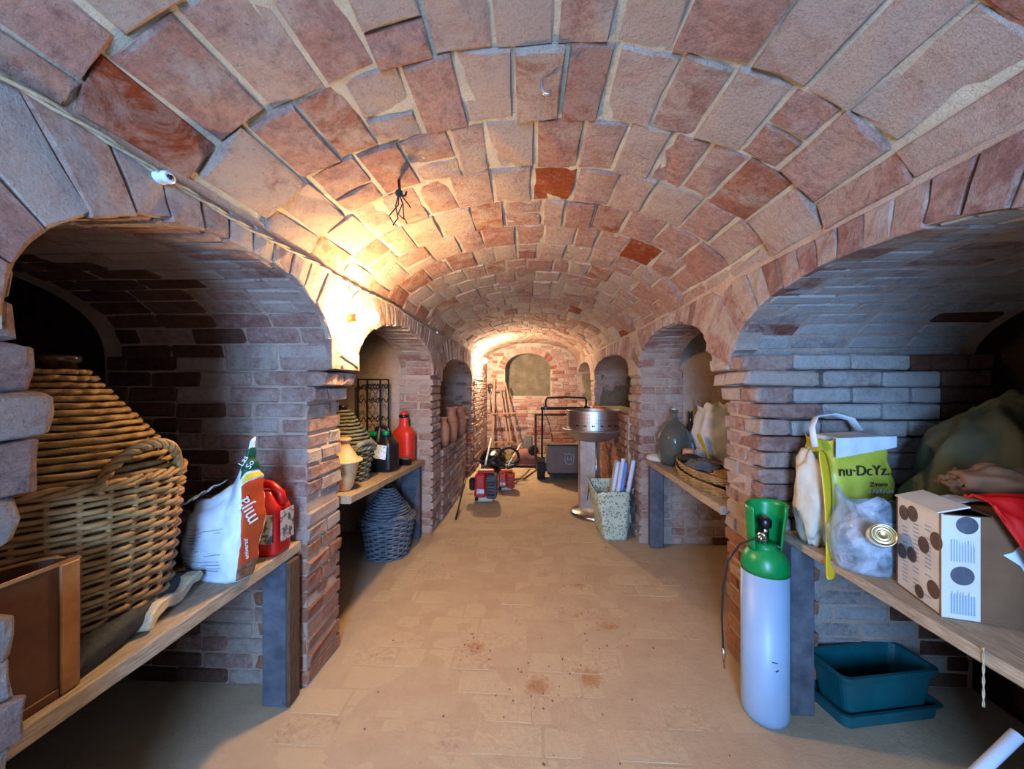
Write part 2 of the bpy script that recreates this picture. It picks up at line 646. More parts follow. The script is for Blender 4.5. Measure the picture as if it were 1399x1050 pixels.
mb = MB()
mb.grid(lambda u, v: vpt(u * ARC, Y0 + v * (Y1 - Y0), 0.005 * noise.noise(V((u * 40, v * 120, 1))))[0], 90, 200)
mb.grid(lambda u, v: vpt((1 - u) * ARC, Y0 + v * (Y1 - Y0), -0.14)[0], 40, 2)
ceiling = struct(mb.obj('ceiling', M['mortar']))
vb = Bricks(ceiling)
ORANGE = [(70, 75, 55), (215, 165, 40), (748, 250, 17), (838, 292, 16), (885, 345, 15), (470, 285, 26), (822, 105, 24), (665, 190, 18), (1060, 235, 22), (860, 450, 10), (780, 420, 9), (610, 455, 9)]
ringY = [1.012 + 0.283 * k for k in range(-11, 25)] + [8.0]
for ri in range(len(ringY) - 1):
    ya, yb = ringY[ri], ringY[ri + 1]
    if yb < -0.4 or ya > 7.95:
        continue
    s_ = R.uniform(-0.10, 0.0)
    while s_ < ARC - 0.03:
        wd = R.choice((0.125, 0.15, 0.16, 0.175, 0.19, 0.15)) * R.uniform(0.95, 1.06)
        if ya > 4.3:
            wd = min(wd, 0.15)
        a0, a1 = max(0.006, s_), min(ARC - 0.006, s_ + wd)
        if ARC - a1 < 0.06:
            a1 = ARC - 0.006
        s_ = a1
        if a1 - a0 < 0.035:
            continue
        g = 0.0045
        sk = R.uniform(-0.006, 0.006)
        nr = vpt((a0 + a1) / 2, 0)[1]
        yo = [R.uniform(-0.011, 0.011) for _ in range(4)]
        so = [R.uniform(-0.003, 0.006) for _ in range(4)]
        pts = [vpt(a0 + g + so[0], ya + g + yo[0])[0], vpt(a0 + g + sk + so[1], yb - g + yo[1])[0], vpt(a1 - g + sk - so[2], yb - g + yo[2])[0], vpt(a1 - g - so[3], ya + g + yo[3])[0]]
        proud = R.uniform(0.003, 0.009) if R.random() < 0.92 else R.uniform(0.011, 0.017)
        pieces = [pts]
        if R.random() < 0.12 and yb < 4:      # a brick cut in two
            f = R.uniform(.4, .62)
            m1, m2 = pts[0].lerp(pts[1], f), pts[3].lerp(pts[2], f)
            e = V((0, .006, 0))
            pieces = [[pts[0], m1 - e, m2 - e, pts[3]], [m1 + e, pts[1], pts[2], m2 + e]]
        for pc in pieces:
            vv, ff = poly_brick_geo(pc, nr, proud, 0.03, inset=0.007, jit=0.006)
            ctr = vpt((a0 + a1) / 2, (ya + yb) / 2)[0]
            q = pix(ctr)
            hot = q is not None and any(abs(q[0] - ox) < tol and abs(q[1] - oy) < tol for ox, oy, tol in ORANGE)
            vb.geo(M['orange_brick'] if hot else M['vault_brick'], vv, ff)
vb.build()

# ------------------------------------------------------------------ floor
mb = MB()
mb.grid(lambda u, v: (-2.2 + 4.4 * u, -2.0 + 10.2 * v, -0.0013 + 0.0022 * noise.noise(V((u * 22, v * 50, 3)))), 88, 200)
mb.box((0, 3.1, -0.08), (4.6, 10.4, 0.1))
floor = struct(mb.obj('floor', M['dusty_ground']))
fb = Bricks(floor)
row = 0
yy = 1.16
while yy < 7.9:
    h = 0.143 * R.uniform(0.97, 1.03)
    x = -1.02 - R.uniform(0, .28) + (0.14 if row % 2 else 0)
    while x < 1.06:
        L = 0.285 * R.uniform(0.93, 1.05)
        xa, xb = max(x, -1.04), min(x + L, 1.05)
        if xb - xa > 0.08 and R.random() < 0.93:
            sink = R.uniform(0.0, 0.0016)
            fb.unit(M['floor_brick'], ((xa + xb) / 2, yy + h / 2, -0.0185 - sink), (1, 0, 0), (0, 1, 0), (0, 0, 1), xb - xa - 0.008, h - 0.007, 0.036, tilt=0.004, flat=True)
        x += L
    yy += h
    row += 1
fb.build()


# ------------------------------------------------------------------ side walls with arched bays
def arch_pts(y0, y1, zs, zt, n=24, p=2.0):
    out = []
    for i in range(n + 1):
        a = PI * (1 - i / n)
        cu, su = math.cos(a), math.sin(a)
        u = math.copysign(abs(cu) ** (2 / p), cu)
        v = abs(su) ** (2 / p)
        out.append(((y0 + y1) / 2 + (y1 - y0) / 2 * u, zs + (zt - zs) * v))
    return out


def arc_resample(pts, step):
    ln = [0.0]
    for a, b in zip(pts, pts[1:]):
        ln.append(ln[-1] + math.hypot(b[0] - a[0], b[1] - a[1]))
    n = max(3, round(ln[-1] / step))
    out, j = [], 0
    for i in range(n + 1):
        t = ln[-1] * i / n
        while j < len(ln) - 2 and ln[j + 1] < t:
            j += 1
        f = (t - ln[j]) / max(1e-9, ln[j + 1] - ln[j])
        out.append((pts[j][0] + (pts[j + 1][0] - pts[j][0]) * f, pts[j][1] + (pts[j + 1][1] - pts[j][1]) * f))
    return out


def side_wall(name, sg, Xu, Xs, zc, bays, ya, yb, ARCH_T):
    """sg -1 left, +1 right. bays: dicts with y0,y1,zs,zt,depth (absolute |X| of the back of the brick skin)"""
    mb = MB()
    X = lambda a: sg * a

    def quad(p, flip):
        mb.poly(p if not flip else p[::-1])
    prev = ya
    for b in bays + [None]:
        y_end = b['y0'] if b else yb
        zsm = 1.50
        first = prev < 0 or abs(prev - bays[0]['y1']) < 1e-6
        xs_ = Xs if first else Xu + 0.028
        # pier from prev to y_end: overhanging head and recessed shaft
        mb.box((X((Xu + 2.1) / 2), (prev + y_end) / 2, (zsm + zc + .1) / 2), (2.1 - Xu, y_end - prev, zc + .1 - zsm))
        mb.box((X((xs_ + 2.1) / 2), (prev + y_end) / 2, zsm / 2), (2.1 - xs_, y_end - prev, zsm))
        if not b:
            break
        ap = arch_pts(b['y0'], b['y1'], b['zs'], b['zt'], p=b.get('p', 2.0))
        D = b['depth']
        for (y_a, z_a), (y_b, z_b) in zip(ap, ap[1:]):
            quad([(X(Xu), y_a, z_a), (X(Xu), y_b, z_b), (X(Xu), y_b, zc + .02), (X(Xu), y_a, zc + .02)], sg > 0)
            quad([(X(Xu), y_b, z_b), (X(Xu), y_a, z_a), (X(D), y_a, z_a), (X(D), y_b, z_b)], sg > 0)
            quad([(X(D), y_b, z_b), (X(D), y_a, z_a), (X(D), y_a, zc + .02), (X(D), y_b, zc + .02)], sg > 0)
        # jambs between shaft top and springing
        prev = b['y1']
    o = struct(mb.obj(name, M['lime_wall']))
    return o


LB = [dict(y0=0.63, y1=1.74, zs=1.52, zt=1.852, depth=2.05, p=2.3), dict(y0=2.01, y1=3.60, zs=1.50, zt=1.828, depth=1.24, p=2.2),
      dict(y0=3.93, y1=5.98, zs=1.45, zt=1.735, depth=1.45, p=2.3)]
RB = [dict(y0=0.50, y1=1.885, zs=1.50, zt=1.80, depth=2.05, p=2.1), dict(y0=2.07, y1=3.47, zs=1.50, zt=1.825, depth=1.30, p=2.2),
      dict(y0=3.82, y1=5.86, zs=1.56, zt=1.775, depth=1.42, p=2.2), dict(y0=6.25, y1=7.86, zs=1.60, zt=1.83, depth=1.35, p=2.2)]
XUL, XUR, XSL, XSR = 0.93, 0.95, 1.045, 1.04
wall_left = side_wall('wall_left', -1, XUL, XSL, SPR_L, LB, -2.0, 8.15, 0.27)
wall_right = side_wall('wall_right', 1, XUR, XSR, SPR_R, RB, -2.0, 8.15, 0.27)

lb, la = Bricks(wall_left), Bricks(wall_left, 'arch_brick')
rb, ra = Bricks(wall_right), Bricks(wall_right, 'arch_brick')


def voussoirs(B, sg, Xu, bay, zc, step, L, mat, jag=0.012):
    ap = arc_resample(arch_pts(bay['y0'], bay['y1'], bay['zs'], bay['zt'], 60, bay.get('p', 2.0)), step)
    n = len(ap) - 1
    cy, cz = (bay['y0'] + bay['y1']) / 2, bay['zs'] - 0.35

    def out(q, i):
        d = V((q[0] - cy, q[1] - cz))
        # normal of the curve, softened towards the vertical near the crown
        a, b = ap[max(0, i - 1)], ap[min(n, i + 1)]
        t = V((b[0] - a[0], b[1] - a[1])).normalized()
        nn = V((-t.y, t.x))
        if nn.y < 0:
            nn = -nn
        nn = (nn * 0.6 + d.normalized() * 0.4).normalized()
        k = L
        if q[1] + nn.y * k > zc - 0.008:
            k = (zc - 0.008 - q[1]) / max(nn.y, 1e-3)
        return (q[0] + nn.x * k, q[1] + nn.y * k)
    for i in range(n):
        a, b = ap[i], ap[i + 1]
        c, d = out(b, i + 1), out(a, i)
        if min(math.hypot(d[0] - a[0], d[1] - a[1]), math.hypot(c[0] - b[0], c[1] - b[1])) < 0.035:
            continue
        drop = R.uniform(-0.004, jag)
        ctr = V(((a[0] + b[0] + c[0] + d[0]) / 4, (a[1] + b[1] + c[1] + d[1]) / 4))
        P = []
        for q, inner in ((a, 1), (b, 1), (c, 0), (d, 0)):
            q2 = V(q)
            e = (ctr - q2)
            q2 = q2 + V((math.copysign(0.004, e.x), 0))
            if inner:
                q2 = q2 - (ctr - V(q)).normalized() * drop
            P.append(V((sg * Xu, q2.x, q2.y)))
        if sg > 0:
            P = P[::-1]
        nr = V((-sg, 0, 0))
        vv, ff = poly_brick_geo(P, nr, R.uniform(0.004, 0.012), 0.10, inset=0.005, jit=0.003)
        B.geo(mat, vv, ff)


def intrados(B, sg, Xu, Xend, bay, mat, step=0.075, proud=0.004, L=0.26, only=None):
    ap = arc_resample(arch_pts(bay['y0'], bay['y1'], bay['zs'], bay['zt'], 60, bay.get('p', 2.0)), step)
    for i in range(len(ap) - 1):
        a, b = ap[i], ap[i + 1]
        if only and not only((a[0] + b[0]) / 2):
            continue
        t = V((0, b[0] - a[0], b[1] - a[1]))
        wl = t.length
        t.normalize()
        nr = V((0, t.z, -t.y))
        x = Xu + (0.012 if i % 2 else 0.012)
        first = R.choice((0.24, 0.12)) if i % 2 else 0.24
        while x < Xend - 0.05:
            ln = min(first, Xend - x)
            c = V((sg * (x + ln / 2), (a[0] + b[0]) / 2, (a[1] + b[1]) / 2)) - nr * (0.03 - proud - R.uniform(0, .006))
            U = V((-sg, 0, 0))
            B.unit(M['shaded_brick'] if x > Xu + R.uniform(.25, .75) + .35 * (sg > 0) and Xend > 1.6 else mat, c, U, nr.cross(U), nr, ln - 0.010, wl - 0.009, 0.06, tilt=0.02)  # brick with painted-in shade further into the bay, from a random depth
            x += ln
            first = L


def pier(B, sg, Xu, Xs, ya, yb, ztop, mat_hi, mat_lo, jamb_end, face=True, jamb_lo=None, zlo=0.0, corbel=True, jmat=None, h=0.0735, lo_back=0.0):
    """courses of a pier: corridor face between ya and yb and the face looking back along the corridor"""
    n = int(round((ztop - zlo) / h))
    for k in range(n):
        z = zlo + (k + 0.5) * h
        jit = R.uniform(-0.006, 0.008)
        over = 0.0
        if corbel:
            over = {n - 1: Xs - Xu - 0.005, n - 2: (Xs - Xu) * 0.75, n - 3: (Xs - Xu) * 0.28}.get(k, 0.0)
        mat = mat_lo if z < 0.66 + R.uniform(-0.05, 0.05) else mat_hi
        xs = Xs - over + jit
        dep = 0.26 if k % 2 else 0.13
        dep += over
        W = yb - ya
        pr = 0.005
        if face:
            f = R.uniform(.55, .68) if k % 2 else R.uniform(.34, .45)
            if R.random() < 0.2:
                f = 1.0
            cuts = [(ya - pr, ya + W * f), (ya + W * f, yb + pr)] if f < 1 else [(ya - pr, yb + pr)]
            for (p, q) in cuts:
                B.unit(mat, (sg * (xs + dep / 2 - 0.008), (p + q) / 2, z), (0, 1, 0), (0, 0, 1), (1, 0, 0), q - p - 0.008, h - 0.007, dep, tilt=0.02)
        # the jamb behind the corner brick
        x = xs + dep
        back = lo_back if z < 0.70 else 0.0
        je = jamb_lo if (jamb_lo and z < 0.72) else jamb_end
        jm = jmat or mat_hi
        while x < je:
            ln = min(R.choice((0.25, 0.25, 0.125)), je - x + 0.02)
            if ln > 0.05:
                B.unit(M['shaded_brick'] if (x > R.uniform(1.30, 1.65) + .2 * (sg > 0) and je > 1.6) else jm, (sg * (x + ln / 2), ya + back + 0.045 - 0.006 + R.uniform(-.003, .003), z + R.uniform(-.003, .003)), (1, 0, 0), (0, 0, 1), (0, -1, 0), ln - 0.009, h - 0.008, 0.09, tilt=0.012)  # the inner jamb bricks take the colour with shade painted in
            x += ln
    return n


def face_panel(B, sg, Xf, ya, yb, z0, z1, mat, h=0.0735, L=0.25, dep=0.08, keep=1.0):
    n = int((z1 - z0) / h + 0.5)
    for k in range(n):
        z = z0 + (k + .5) * (z1 - z0) / n
        y = ya - (L / 2 if k % 2 else 0)
        while y < yb - 0.01:
            ln = L * R.uniform(.9, 1.08)
            p, q = max(y, ya), min(y + ln, yb)
            if yb - q < 0.06:
                q = yb
            if q - p > 0.04:
                B.unit(mat, (sg * (Xf + dep / 2 - R.uniform(0.006, .016)), (p + q) / 2, z), (0, 1, 0), (0, 0, 1), (1, 0, 0), q - p - 0.009, (z1 - z0) / n - 0.010, dep, tilt=0.02, keep=keep)
            y = q if q == yb else y + ln


# left: near pier, first arch and pier, second, third
voussoirs(la, -1, XUL, LB[0], SPR_L, 0.098, 0.27, M['wall_brick'])
intrados(la, -1, XUL, 1.95, LB[0], M['wall_brick'], only=lambda y: y > 0.75)
voussoirs(la, -1, XUL, LB[1], SPR_L, 0.062, 0.25, M['wall_brick'], 0.016)
intrados(la, -1, XUL, 1.24, LB[1], M['wall_brick'], only=lambda y: y > 2.3)
voussoirs(la, -1, XUL, LB[2], SPR_L, 0.062, 0.25, M['wall_brick'])
pier(lb, -1, XUL, XSL, 1.735, 2.04, 1.53, M['wall_brick'], M['base_brick'], 2.0)
pier(lb, -1, XUL, 0.945, 3.595, 3.93, 1.50, M['wall_brick'], M['wall_brick'], 1.24, corbel=False)
pier(lb, -1, XUL, 0.945, 5.98, 6.22, 1.47, M['wall_brick'], M['base_brick'], 1.4, corbel=False)
face_panel(lb, -1, 0.935, 6.22, 7.98, 0.02, 1.86, M['wall_brick'])
face_panel(lb, -1, 0.925, 3.94, 5.34, 0.0, 0.735, M['wall_brick'])
# ragged stones of the near left jamb
for k, (z0, z1, ye) in enumerate([(0.50, 0.585, .625), (0.59, 0.665, .64), (0.67, 0.745, .632), (0.75, 0.825, .645), (0.83, 0.905, .636), (0.91, 0.985, .64), (1.11, 1.195, .648), (1.197, 1.295, .68), (1.30, 1.385, .70), (1.39, 1.475, .672), (1.48, 1.56, .648), (1.563, 1.64, .632)]):
    for p, q in ((ye - .24, ye + .022), (ye - .5, ye - .242)):
        vv, ff = [], []
        sx_, sy_, sz_ = (.26 if z0 > 1.05 else .13), q - p, z1 - z0 + .004
        cc = V((-0.93 - sx_ / 2 - R.uniform(0, .02), (p + q) / 2, (z0 + z1) / 2))
        mbs = MB()
        def sphere_box(u, v):
            a, b_ = 2 * PI * u, PI * (v - .5)
            d = V((math.cos(b_) * math.cos(a), math.cos(b_) * math.sin(a), math.sin(b_)))
            e = .15
            d = V([math.copysign(abs(t_) ** e, t_) for t_ in d])
            w_ = V((d.x * sx_ / 2, d.y * sy_ / 2, d.z * sz_ / 2)) + cc
            return w_ + V((noise.noise(w_ * 24), noise.noise(w_ * 21 + V((3, 1, 2))), noise.noise(w_ * 26 + V((7, 7, 1))))) * .011
        mbs.grid(sphere_box, 20, 10, wrap=True)
        lb.geo(M['near_stone'], [V(t_) for t_ in mbs.v], mbs.f, keep=9)
# right
voussoirs(ra, 1, XUR, RB[0], SPR_R, 0.085, 0.27, M['wall_brick'])
intrados(ra, 1, XUR, 1.98, RB[0], M['washed_brick'], proud=0.001)
voussoirs(ra, 1, XUR, RB[1], SPR_R, 0.064, 0.25, M['wall_brick'])
intrados(ra, 1, XUR, 1.30, RB[1], M['wall_brick'], only=lambda y: y > 2.6)
voussoirs(ra, 1, XUR, RB[2], SPR_R, 0.064, 0.25, M['wall_brick'])
voussoirs(ra, 1, XUR, RB[3], SPR_R, 0.064, 0.25, M['wall_brick'])
pier(rb, 1, XUR, XSR, 1.785, 2.10, 1.545, M['wall_brick'], M['base_brick'], 2.0, jmat=M['washed_brick'], lo_back=0.10)
pier(rb, 1, XUR, 0.965, 3.465, 3.82, 1.51, M['wall_brick'], M['wall_brick'], 1.32, jamb_lo=1.9, corbel=False)
pier(rb, 1, XUR, 0.96, 5.86, 6.25, 1.54, M['wall_brick'], M['wall_brick'], 1.4, corbel=False)
face_panel(rb, 1, 0.955, 7.86, 7.99, 0.0, 1.6, M['wall_brick'])
face_panel(rb, 1, 0.93, 3.82, 5.86, 0.0, 1.12, M['base_brick'], h=0.08, L=0.22)
face_panel(rb, 1, 0.93, 6.25, 7.86, 0.0, 1.12, M['wall_brick'])
for B in (lb, la, rb, ra):
    B.build()

# solid backs, parapets and rough plaster alcoves behind the brick skin
def rough_box(name, x0, x1, y0, y1, z0, z1, mat, amp=0.03, parent=None):
    """inside faces of an alcove, open towards the corridor (x0 is the open side)"""
    mb = MB()
    def bumpy(p):
        p = V(p)
        return p + V((noise.noise(p * 3.1), noise.noise(p * 3.3 + V((5, 0, 0))), noise.noise(p * 3.7 + V((0, 9, 0))))) * amp * 1.3 + V((noise.noise(p * 13), noise.noise(p * 12 + V((2, 0, 0))), noise.noise(p * 14))) * amp * .35
    ex = lambda u: x0 + (x1 - x0) * u
    ey = lambda v: y0 + (y1 - y0) * v
    ez = lambda v: z0 + (z1 - z0) * v
    mb.grid(lambda u, v: bumpy((x1, ey(u), ez(v))), 40, 40)
    mb.grid(lambda u, v: bumpy((ex(u), y0, ez(v))), 24, 40)
    mb.grid(lambda u, v: bumpy((ex(u), y1, ez(v))), 24, 40)
    mb.grid(lambda u, v: bumpy((ex(u), ey(v), z1)), 14, 14)
    o = mb.obj(name, mat, parent)
    return struct(o)


rough_box('alcove_wall', -1.20, -2.02, 2.02, 3.70, -0.05, 1.98, M['plaster'])
rough_box('alcove_wall', -1.40, -1.62, 3.90, 6.02, -0.05, 1.92, M['plaster'], 0.015)
rough_box('alcove_wall', 1.28, 2.02, 2.03, 3.75, -0.05, 1.98, M['plaster'])
rough_box('alcove_wall', 1.05, 1.55, 3.86, 5.84, 0.5, 1.90, M['tufa'], 0.05)
rough_box('alcove_wall', 1.05, 1.45, 6.28, 7.84, 0.5, 1.92, M['tufa'], 0.04)
mb = MB()
mb.box((-2.09, 1.1, 1.0), (0.1, 2.2, 2.1))
mb.box((2.09, 1.0, 1.0), (0.1, 2.2, 2.1))
struct(mb.obj('wall_back_of_bays', M['shaded_backing']))  # backs of the near bays, coloured dark for the shade there
mb = MB()
mb.box((-1.15, 4.63, 0.365), (0.42, 1.42, 0.72), bev=0.01)
struct(mb.obj('parapet_wall_left', M['mortar']))
mb = MB()
mb.box((1.15, 4.84, 0.55), (0.41, 2.06, 1.11), bev=0.02)
mb.box((1.15, 7.05, 0.55), (0.41, 1.62, 1.11), bev=0.02)
struct(mb.obj('parapet_wall_right', M['mortar']))
# the wall behind the camera, with the doorway that lets the daylight in
mb = MB()
mb.box((-1.10, -1.68, 1.2), (1.3, 0.1, 2.4))
mb.box((0.99, -1.68, 1.2), (1.3, 0.1, 2.4))
mb.box((-0.06, -1.68, 2.2), (1.0, 0.1, 0.4))
struct(mb.obj('wall_back', M['lime_wall']))

# ------------------------------------------------------------------ end wall with a niche
YE = 8.0
NX0, NX1, NZ0, NZS, NZT = -0.55, 0.40, 1.19, 1.74, 2.08
mb = MB()
ap = arch_pts(NX0, NX1, NZS, NZT, 24, 2.1)
outl = [(NX0, NZ0)] + ap + [(NX1, NZ0)]
for a, b in zip(ap, ap[1:]):
    mb.poly([(a[0], YE, a[1]), (b[0], YE, b[1]), (b[0], YE, 2.5), (a[0], YE, 2.5)][::-1])
mb.poly([(-1.2, YE, 0), (NX0, YE, 0), (NX0, YE, 2.5), (-1.2, YE, 2.5)])
mb.poly([(NX1, YE, 0), (1.2, YE, 0), (1.2, YE, 2.5), (NX1, YE, 2.5)])
mb.poly([(NX0, YE, 0), (NX1, YE, 0), (NX1, YE, NZ0), (NX0, YE, NZ0)])
for a, b in zip(outl, outl[1:]):
    mb.poly([(a[0], YE, a[1]), (b[0], YE, b[1]), (b[0], YE + .45, b[1]), (a[0], YE + .45, a[1])])
mb.poly([(NX0, YE, NZ0), (NX1, YE, NZ0), (NX1, YE + .45, NZ0), (NX0, YE + .45, NZ0)][::-1])
wall_end = struct(mb.obj('wall_end', M['mortar']))
mb = MB()
mb.grid(lambda u, v: (-0.8 + 1.5 * u, YE + .36 + 0.05 * noise.noise(V((u * 4, v * 5, 2))) + .02 * noise.noise(V((u * 12, v * 12, 2))), 1.0 + 1.3 * v), 24, 24)
nb = mb.obj('niche_plaster', M['tufa'], wall_end)
eb, ea = Bricks(wall_end), Bricks(wall_end, 'arch_brick')
nc = 30
hh = 2.24 / nc
for k in range(nc):
    z = (k + .5) * hh
    x = -0.95 - (0.125 if k % 2 else 0)
    while x < 0.96:
        ln = R.choice((0.25, 0.25, 0.125)) * R.uniform(.92, 1.06)
        p, q = max(x, -.94), min(x + ln, .96)
        x += ln
        c = (p + q) / 2
        u = (c - VX) / VA
        if q - p < 0.05 or abs(u) > 1 or z > vshape(u) - 0.02:
            continue
        zt = NZS
        for a, b in zip(ap, ap[1:]):
            if a[0] <= c <= b[0]:
                zt = (a[1] + b[1]) / 2
        if z > NZ0 and NX0 - .02 < c < NX1 + .02 and z < zt + (0.15 if z > NZS else 0.0):
            continue
        if z > NZ0 and z <= NZS:
            if p < NX0 < q:
                q = NX0
            if p < NX1 < q:
                p = NX1
        if q - p < .05:
            continue
        if z > NZS and ((c + .075) / .62) ** 2 + ((z - NZS) / .49) ** 2 < 1:
            continue
        eb.unit(M['end_brick'], ((p + q) / 2, YE + 0.03 - R.uniform(0, .008), z), (1, 0, 0), (0, 0, 1), (0, -1, 0), q - p - .009, hh - .010, .08, tilt=.015)
rs = arc_resample(arch_pts(NX0, NX1, NZS, NZT, 60, 2.1), 0.075)
for i in range(len(rs) - 1):
    a, b = V(rs[i]), V(rs[i + 1])
    t = (b - a).normalized()
    nn = V((-t.y, t.x))
    L = .135
    P = [V((q.x, YE, q.y)) for q in (a + t * .004, b - t * .004, b + nn * L + t * .006, a + nn * L - t * .006)]
    vv, ff = poly_brick_geo(P, V((0, -1, 0)), R.uniform(.006, .012), .05, inset=.004, jit=.002)
    ea.geo(M['end_brick'], vv, ff)
eb.build()
ea.build()
# ------------------------------------------------------------------ materials of the things
M['wood_plank'] = plain('wood_plank', lin(190, 166, 136), lin(148, 124, 98), 14, 0.85, bump=0.35, spec=0.2, stretch=(12, 1.2, 12))
M['dark_wood'] = plain('dark_wood', lin(112, 84, 62), lin(80, 58, 42), 12, 0.85, bump=0.3, spec=0.2, stretch=(10, 10, 1.2))
M['slate'] = plain('slate', lin(104, 104, 108), lin(74, 74, 80), 9, 0.8, bump=0.3, spec=0.25)
M['wicker'] = plain('wicker', lin(180, 140, 88), lin(132, 94, 52), 18, 0.6, bump=0.2, spec=0.4)
M['straw'] = plain('straw', lin(176, 140, 88), lin(126, 92, 50), 30, 0.8, bump=0.4, spec=0.2)
M['grey_wicker'] = plain('grey_wicker', lin(138, 132, 108), lin(100, 96, 76), 18, 0.7, bump=0.2, spec=0.3)
M['slate_wicker'] = plain('slate_wicker', lin(120, 124, 128), lin(88, 92, 96), 18, 0.65, bump=0.2, spec=0.3)
M['rust_tin'] = plain('rust_tin', lin(108, 64, 32), lin(76, 42, 22), 7, 0.5, metal=0.35, bump=0.15)
M['rust_edge'] = plain('rust_edge', lin(180, 118, 64), lin(140, 84, 42), 10, 0.5, metal=0.2, bump=0.15)
M['bristle'] = plain('bristle', lin(44, 46, 50), lin(24, 25, 28), 60, 0.7, bump=0.6)
M['pale_wood'] = plain('pale_wood', lin(222, 202, 166), lin(196, 170, 130), 10, 0.7, bump=0.2, stretch=(2, 10, 10))
M['white_plastic'] = plain('white_plastic', lin(226, 230, 234), lin(212, 217, 222), 14, 0.35, bump=0.15)
M['print_grey'] = plain('print_grey', lin(150, 164, 178), rough=0.5)
M['orange_print'] = plain('orange_print', lin(206, 78, 34), lin(180, 62, 28), 8, 0.4)
M['green_print'] = plain('green_print', lin(14, 84, 54), lin(10, 70, 44), 8, 0.4)
M['yellow_print'] = plain('yellow_print', lin(232, 200, 60), rough=0.4)
M['brown_print'] = plain('brown_print', lin(90, 54, 36), lin(150, 110, 84), 60, 0.4)
M['white_ink'] = plain('white_ink', lin(240, 240, 236), rough=0.5)
M['dark_ink'] = plain('dark_ink', lin(40, 40, 44), rough=0.6)
M['red_plastic'] = plain('red_plastic', lin(206, 24, 20), lin(186, 18, 16), 6, 0.32)
M['orange_red'] = plain('orange_red', lin(232, 62, 40), lin(214, 50, 34), 6, 0.4, bump=0.05)
M['grey_label'] = plain('grey_label', lin(176, 166, 158), lin(70, 66, 64), 34, 0.5, lo=.5, hi=.56)
M['black_plastic'] = plain('black_plastic', lin(26, 27, 32), lin(18, 19, 22), 10, 0.3)
M['rubber'] = plain('rubber', lin(34, 33, 33), lin(22, 22, 22), 30, 0.8, bump=0.2)
M['green_plastic'] = plain('green_plastic', lin(0, 128, 72), lin(0, 112, 62), 10, 0.3)
M['white_label'] = plain('white_label', lin(226, 230, 232), lin(150, 164, 172), 44, 0.5, lo=.54, hi=.6)
M['terracotta'] = plain('terracotta', lin(202, 140, 108), lin(178, 114, 84), 9, 0.85, bump=0.2, spec=0.2)
M['pale_terracotta'] = plain('pale_terracotta', lin(218, 176, 128), lin(200, 150, 104), 9, 0.85, bump=0.2, spec=0.2)
M['black_iron'] = plain('black_iron', lin(34, 32, 31), lin(24, 22, 22), 20, 0.55, metal=0.5)
M['steel'] = plain('steel', lin(214, 206, 198), lin(190, 182, 174), 6, 0.38, metal=1.0, stretch=(1, 1, 8))
M['dull_steel'] = plain('dull_steel', lin(190, 178, 166), lin(164, 152, 142), 8, 0.45, metal=0.8)
M['chrome'] = plain('chrome', lin(214, 212, 208), lin(190, 188, 184), 8, 0.18, metal=1.0)
M['orange_paint'] = plain('orange_paint', lin(206, 72, 34), lin(176, 54, 26), 10, 0.45, bump=0.1)
M['red_paint'] = plain('red_paint', lin(204, 50, 44), lin(180, 38, 34), 10, 0.4, bump=0.1)
M['grey_fabric'] = plain('grey_fabric', lin(134, 118, 108), lin(112, 98, 90), 70, 0.9, bump=0.3, spec=0.1)
M['silver_print'] = plain('silver_print', lin(176, 168, 164), rough=0.6)
M['grey_board'] = plain('grey_board', lin(122, 116, 106), lin(98, 92, 84), 8, 0.8, bump=0.2)
M['rust_red'] = plain('rust_red', lin(150, 92, 74), lin(120, 70, 56), 9, 0.75, bump=0.25)
M['white_tube'] = plain('white_tube', lin(222, 222, 232), lin(200, 202, 216), 5, 0.4)
M['blue_tube'] = plain('blue_tube', lin(150, 170, 218), lin(130, 150, 206), 5, 0.4)
M['cream'] = plain('cream', lin(216, 206, 186), lin(196, 182, 156), 9, 0.7, bump=0.2)
M['white_sack'] = plain('white_sack', lin(238, 232, 220), lin(222, 212, 198), 9, 0.5, bump=0.15)
M['tarp'] = plain('tarp', lin(70, 72, 44), lin(52, 55, 36), 6, 0.75, bump=0.2)
M['teal_plastic'] = plain('teal_plastic', lin(12, 88, 92), lin(9, 74, 80), 8, 0.45)
M['cylinder_paint'] = plain('cylinder_paint', lin(158, 178, 198), lin(148, 169, 191), 4, 0.4, bump=0.03)
M['cylinder_green'] = plain('cylinder_green', lin(8, 140, 66), lin(6, 124, 58), 6, 0.35)
M['yellow_plastic'] = plain('yellow_plastic', lin(228, 190, 40), lin(210, 168, 30), 6, 0.4)
M['lime_bag'] = plain('lime_bag', lin(204, 198, 76), lin(180, 172, 44), 5, 0.4, bump=0.1)
M['cardboard'] = plain('cardboard', lin(126, 86, 54), lin(106, 70, 42), 6, 0.8, bump=0.1)
M['white_card'] = plain('white_card', lin(222, 210, 194), lin(206, 192, 174), 6, 0.6)
M['dot_brown'] = plain('dot_brown', lin(104, 72, 54), lin(66, 46, 36), 40, 0.6, stretch=(1, 1, 6))
M['brass_tin'] = plain('brass_tin', lin(206, 186, 138), lin(186, 160, 108), 10, 0.28, metal=0.9)
M['crumple'] = plain('crumple', lin(150, 150, 152), lin(110, 112, 118), 9, 0.7, bump=0.3)
M['paper'] = plain('paper', lin(216, 222, 226), lin(196, 202, 206), 9, 0.7)
M['grey_rag'] = plain('grey_rag', lin(104, 94, 86), lin(70, 62, 56), 9, 0.8, bump=0.3)
M['jute'] = plain('jute', lin(196, 178, 144), lin(160, 140, 106), 40, 0.9, bump=0.4)
M['porcelain'] = plain('porcelain', lin(226, 234, 236), lin(206, 216, 220), 9, 0.2)
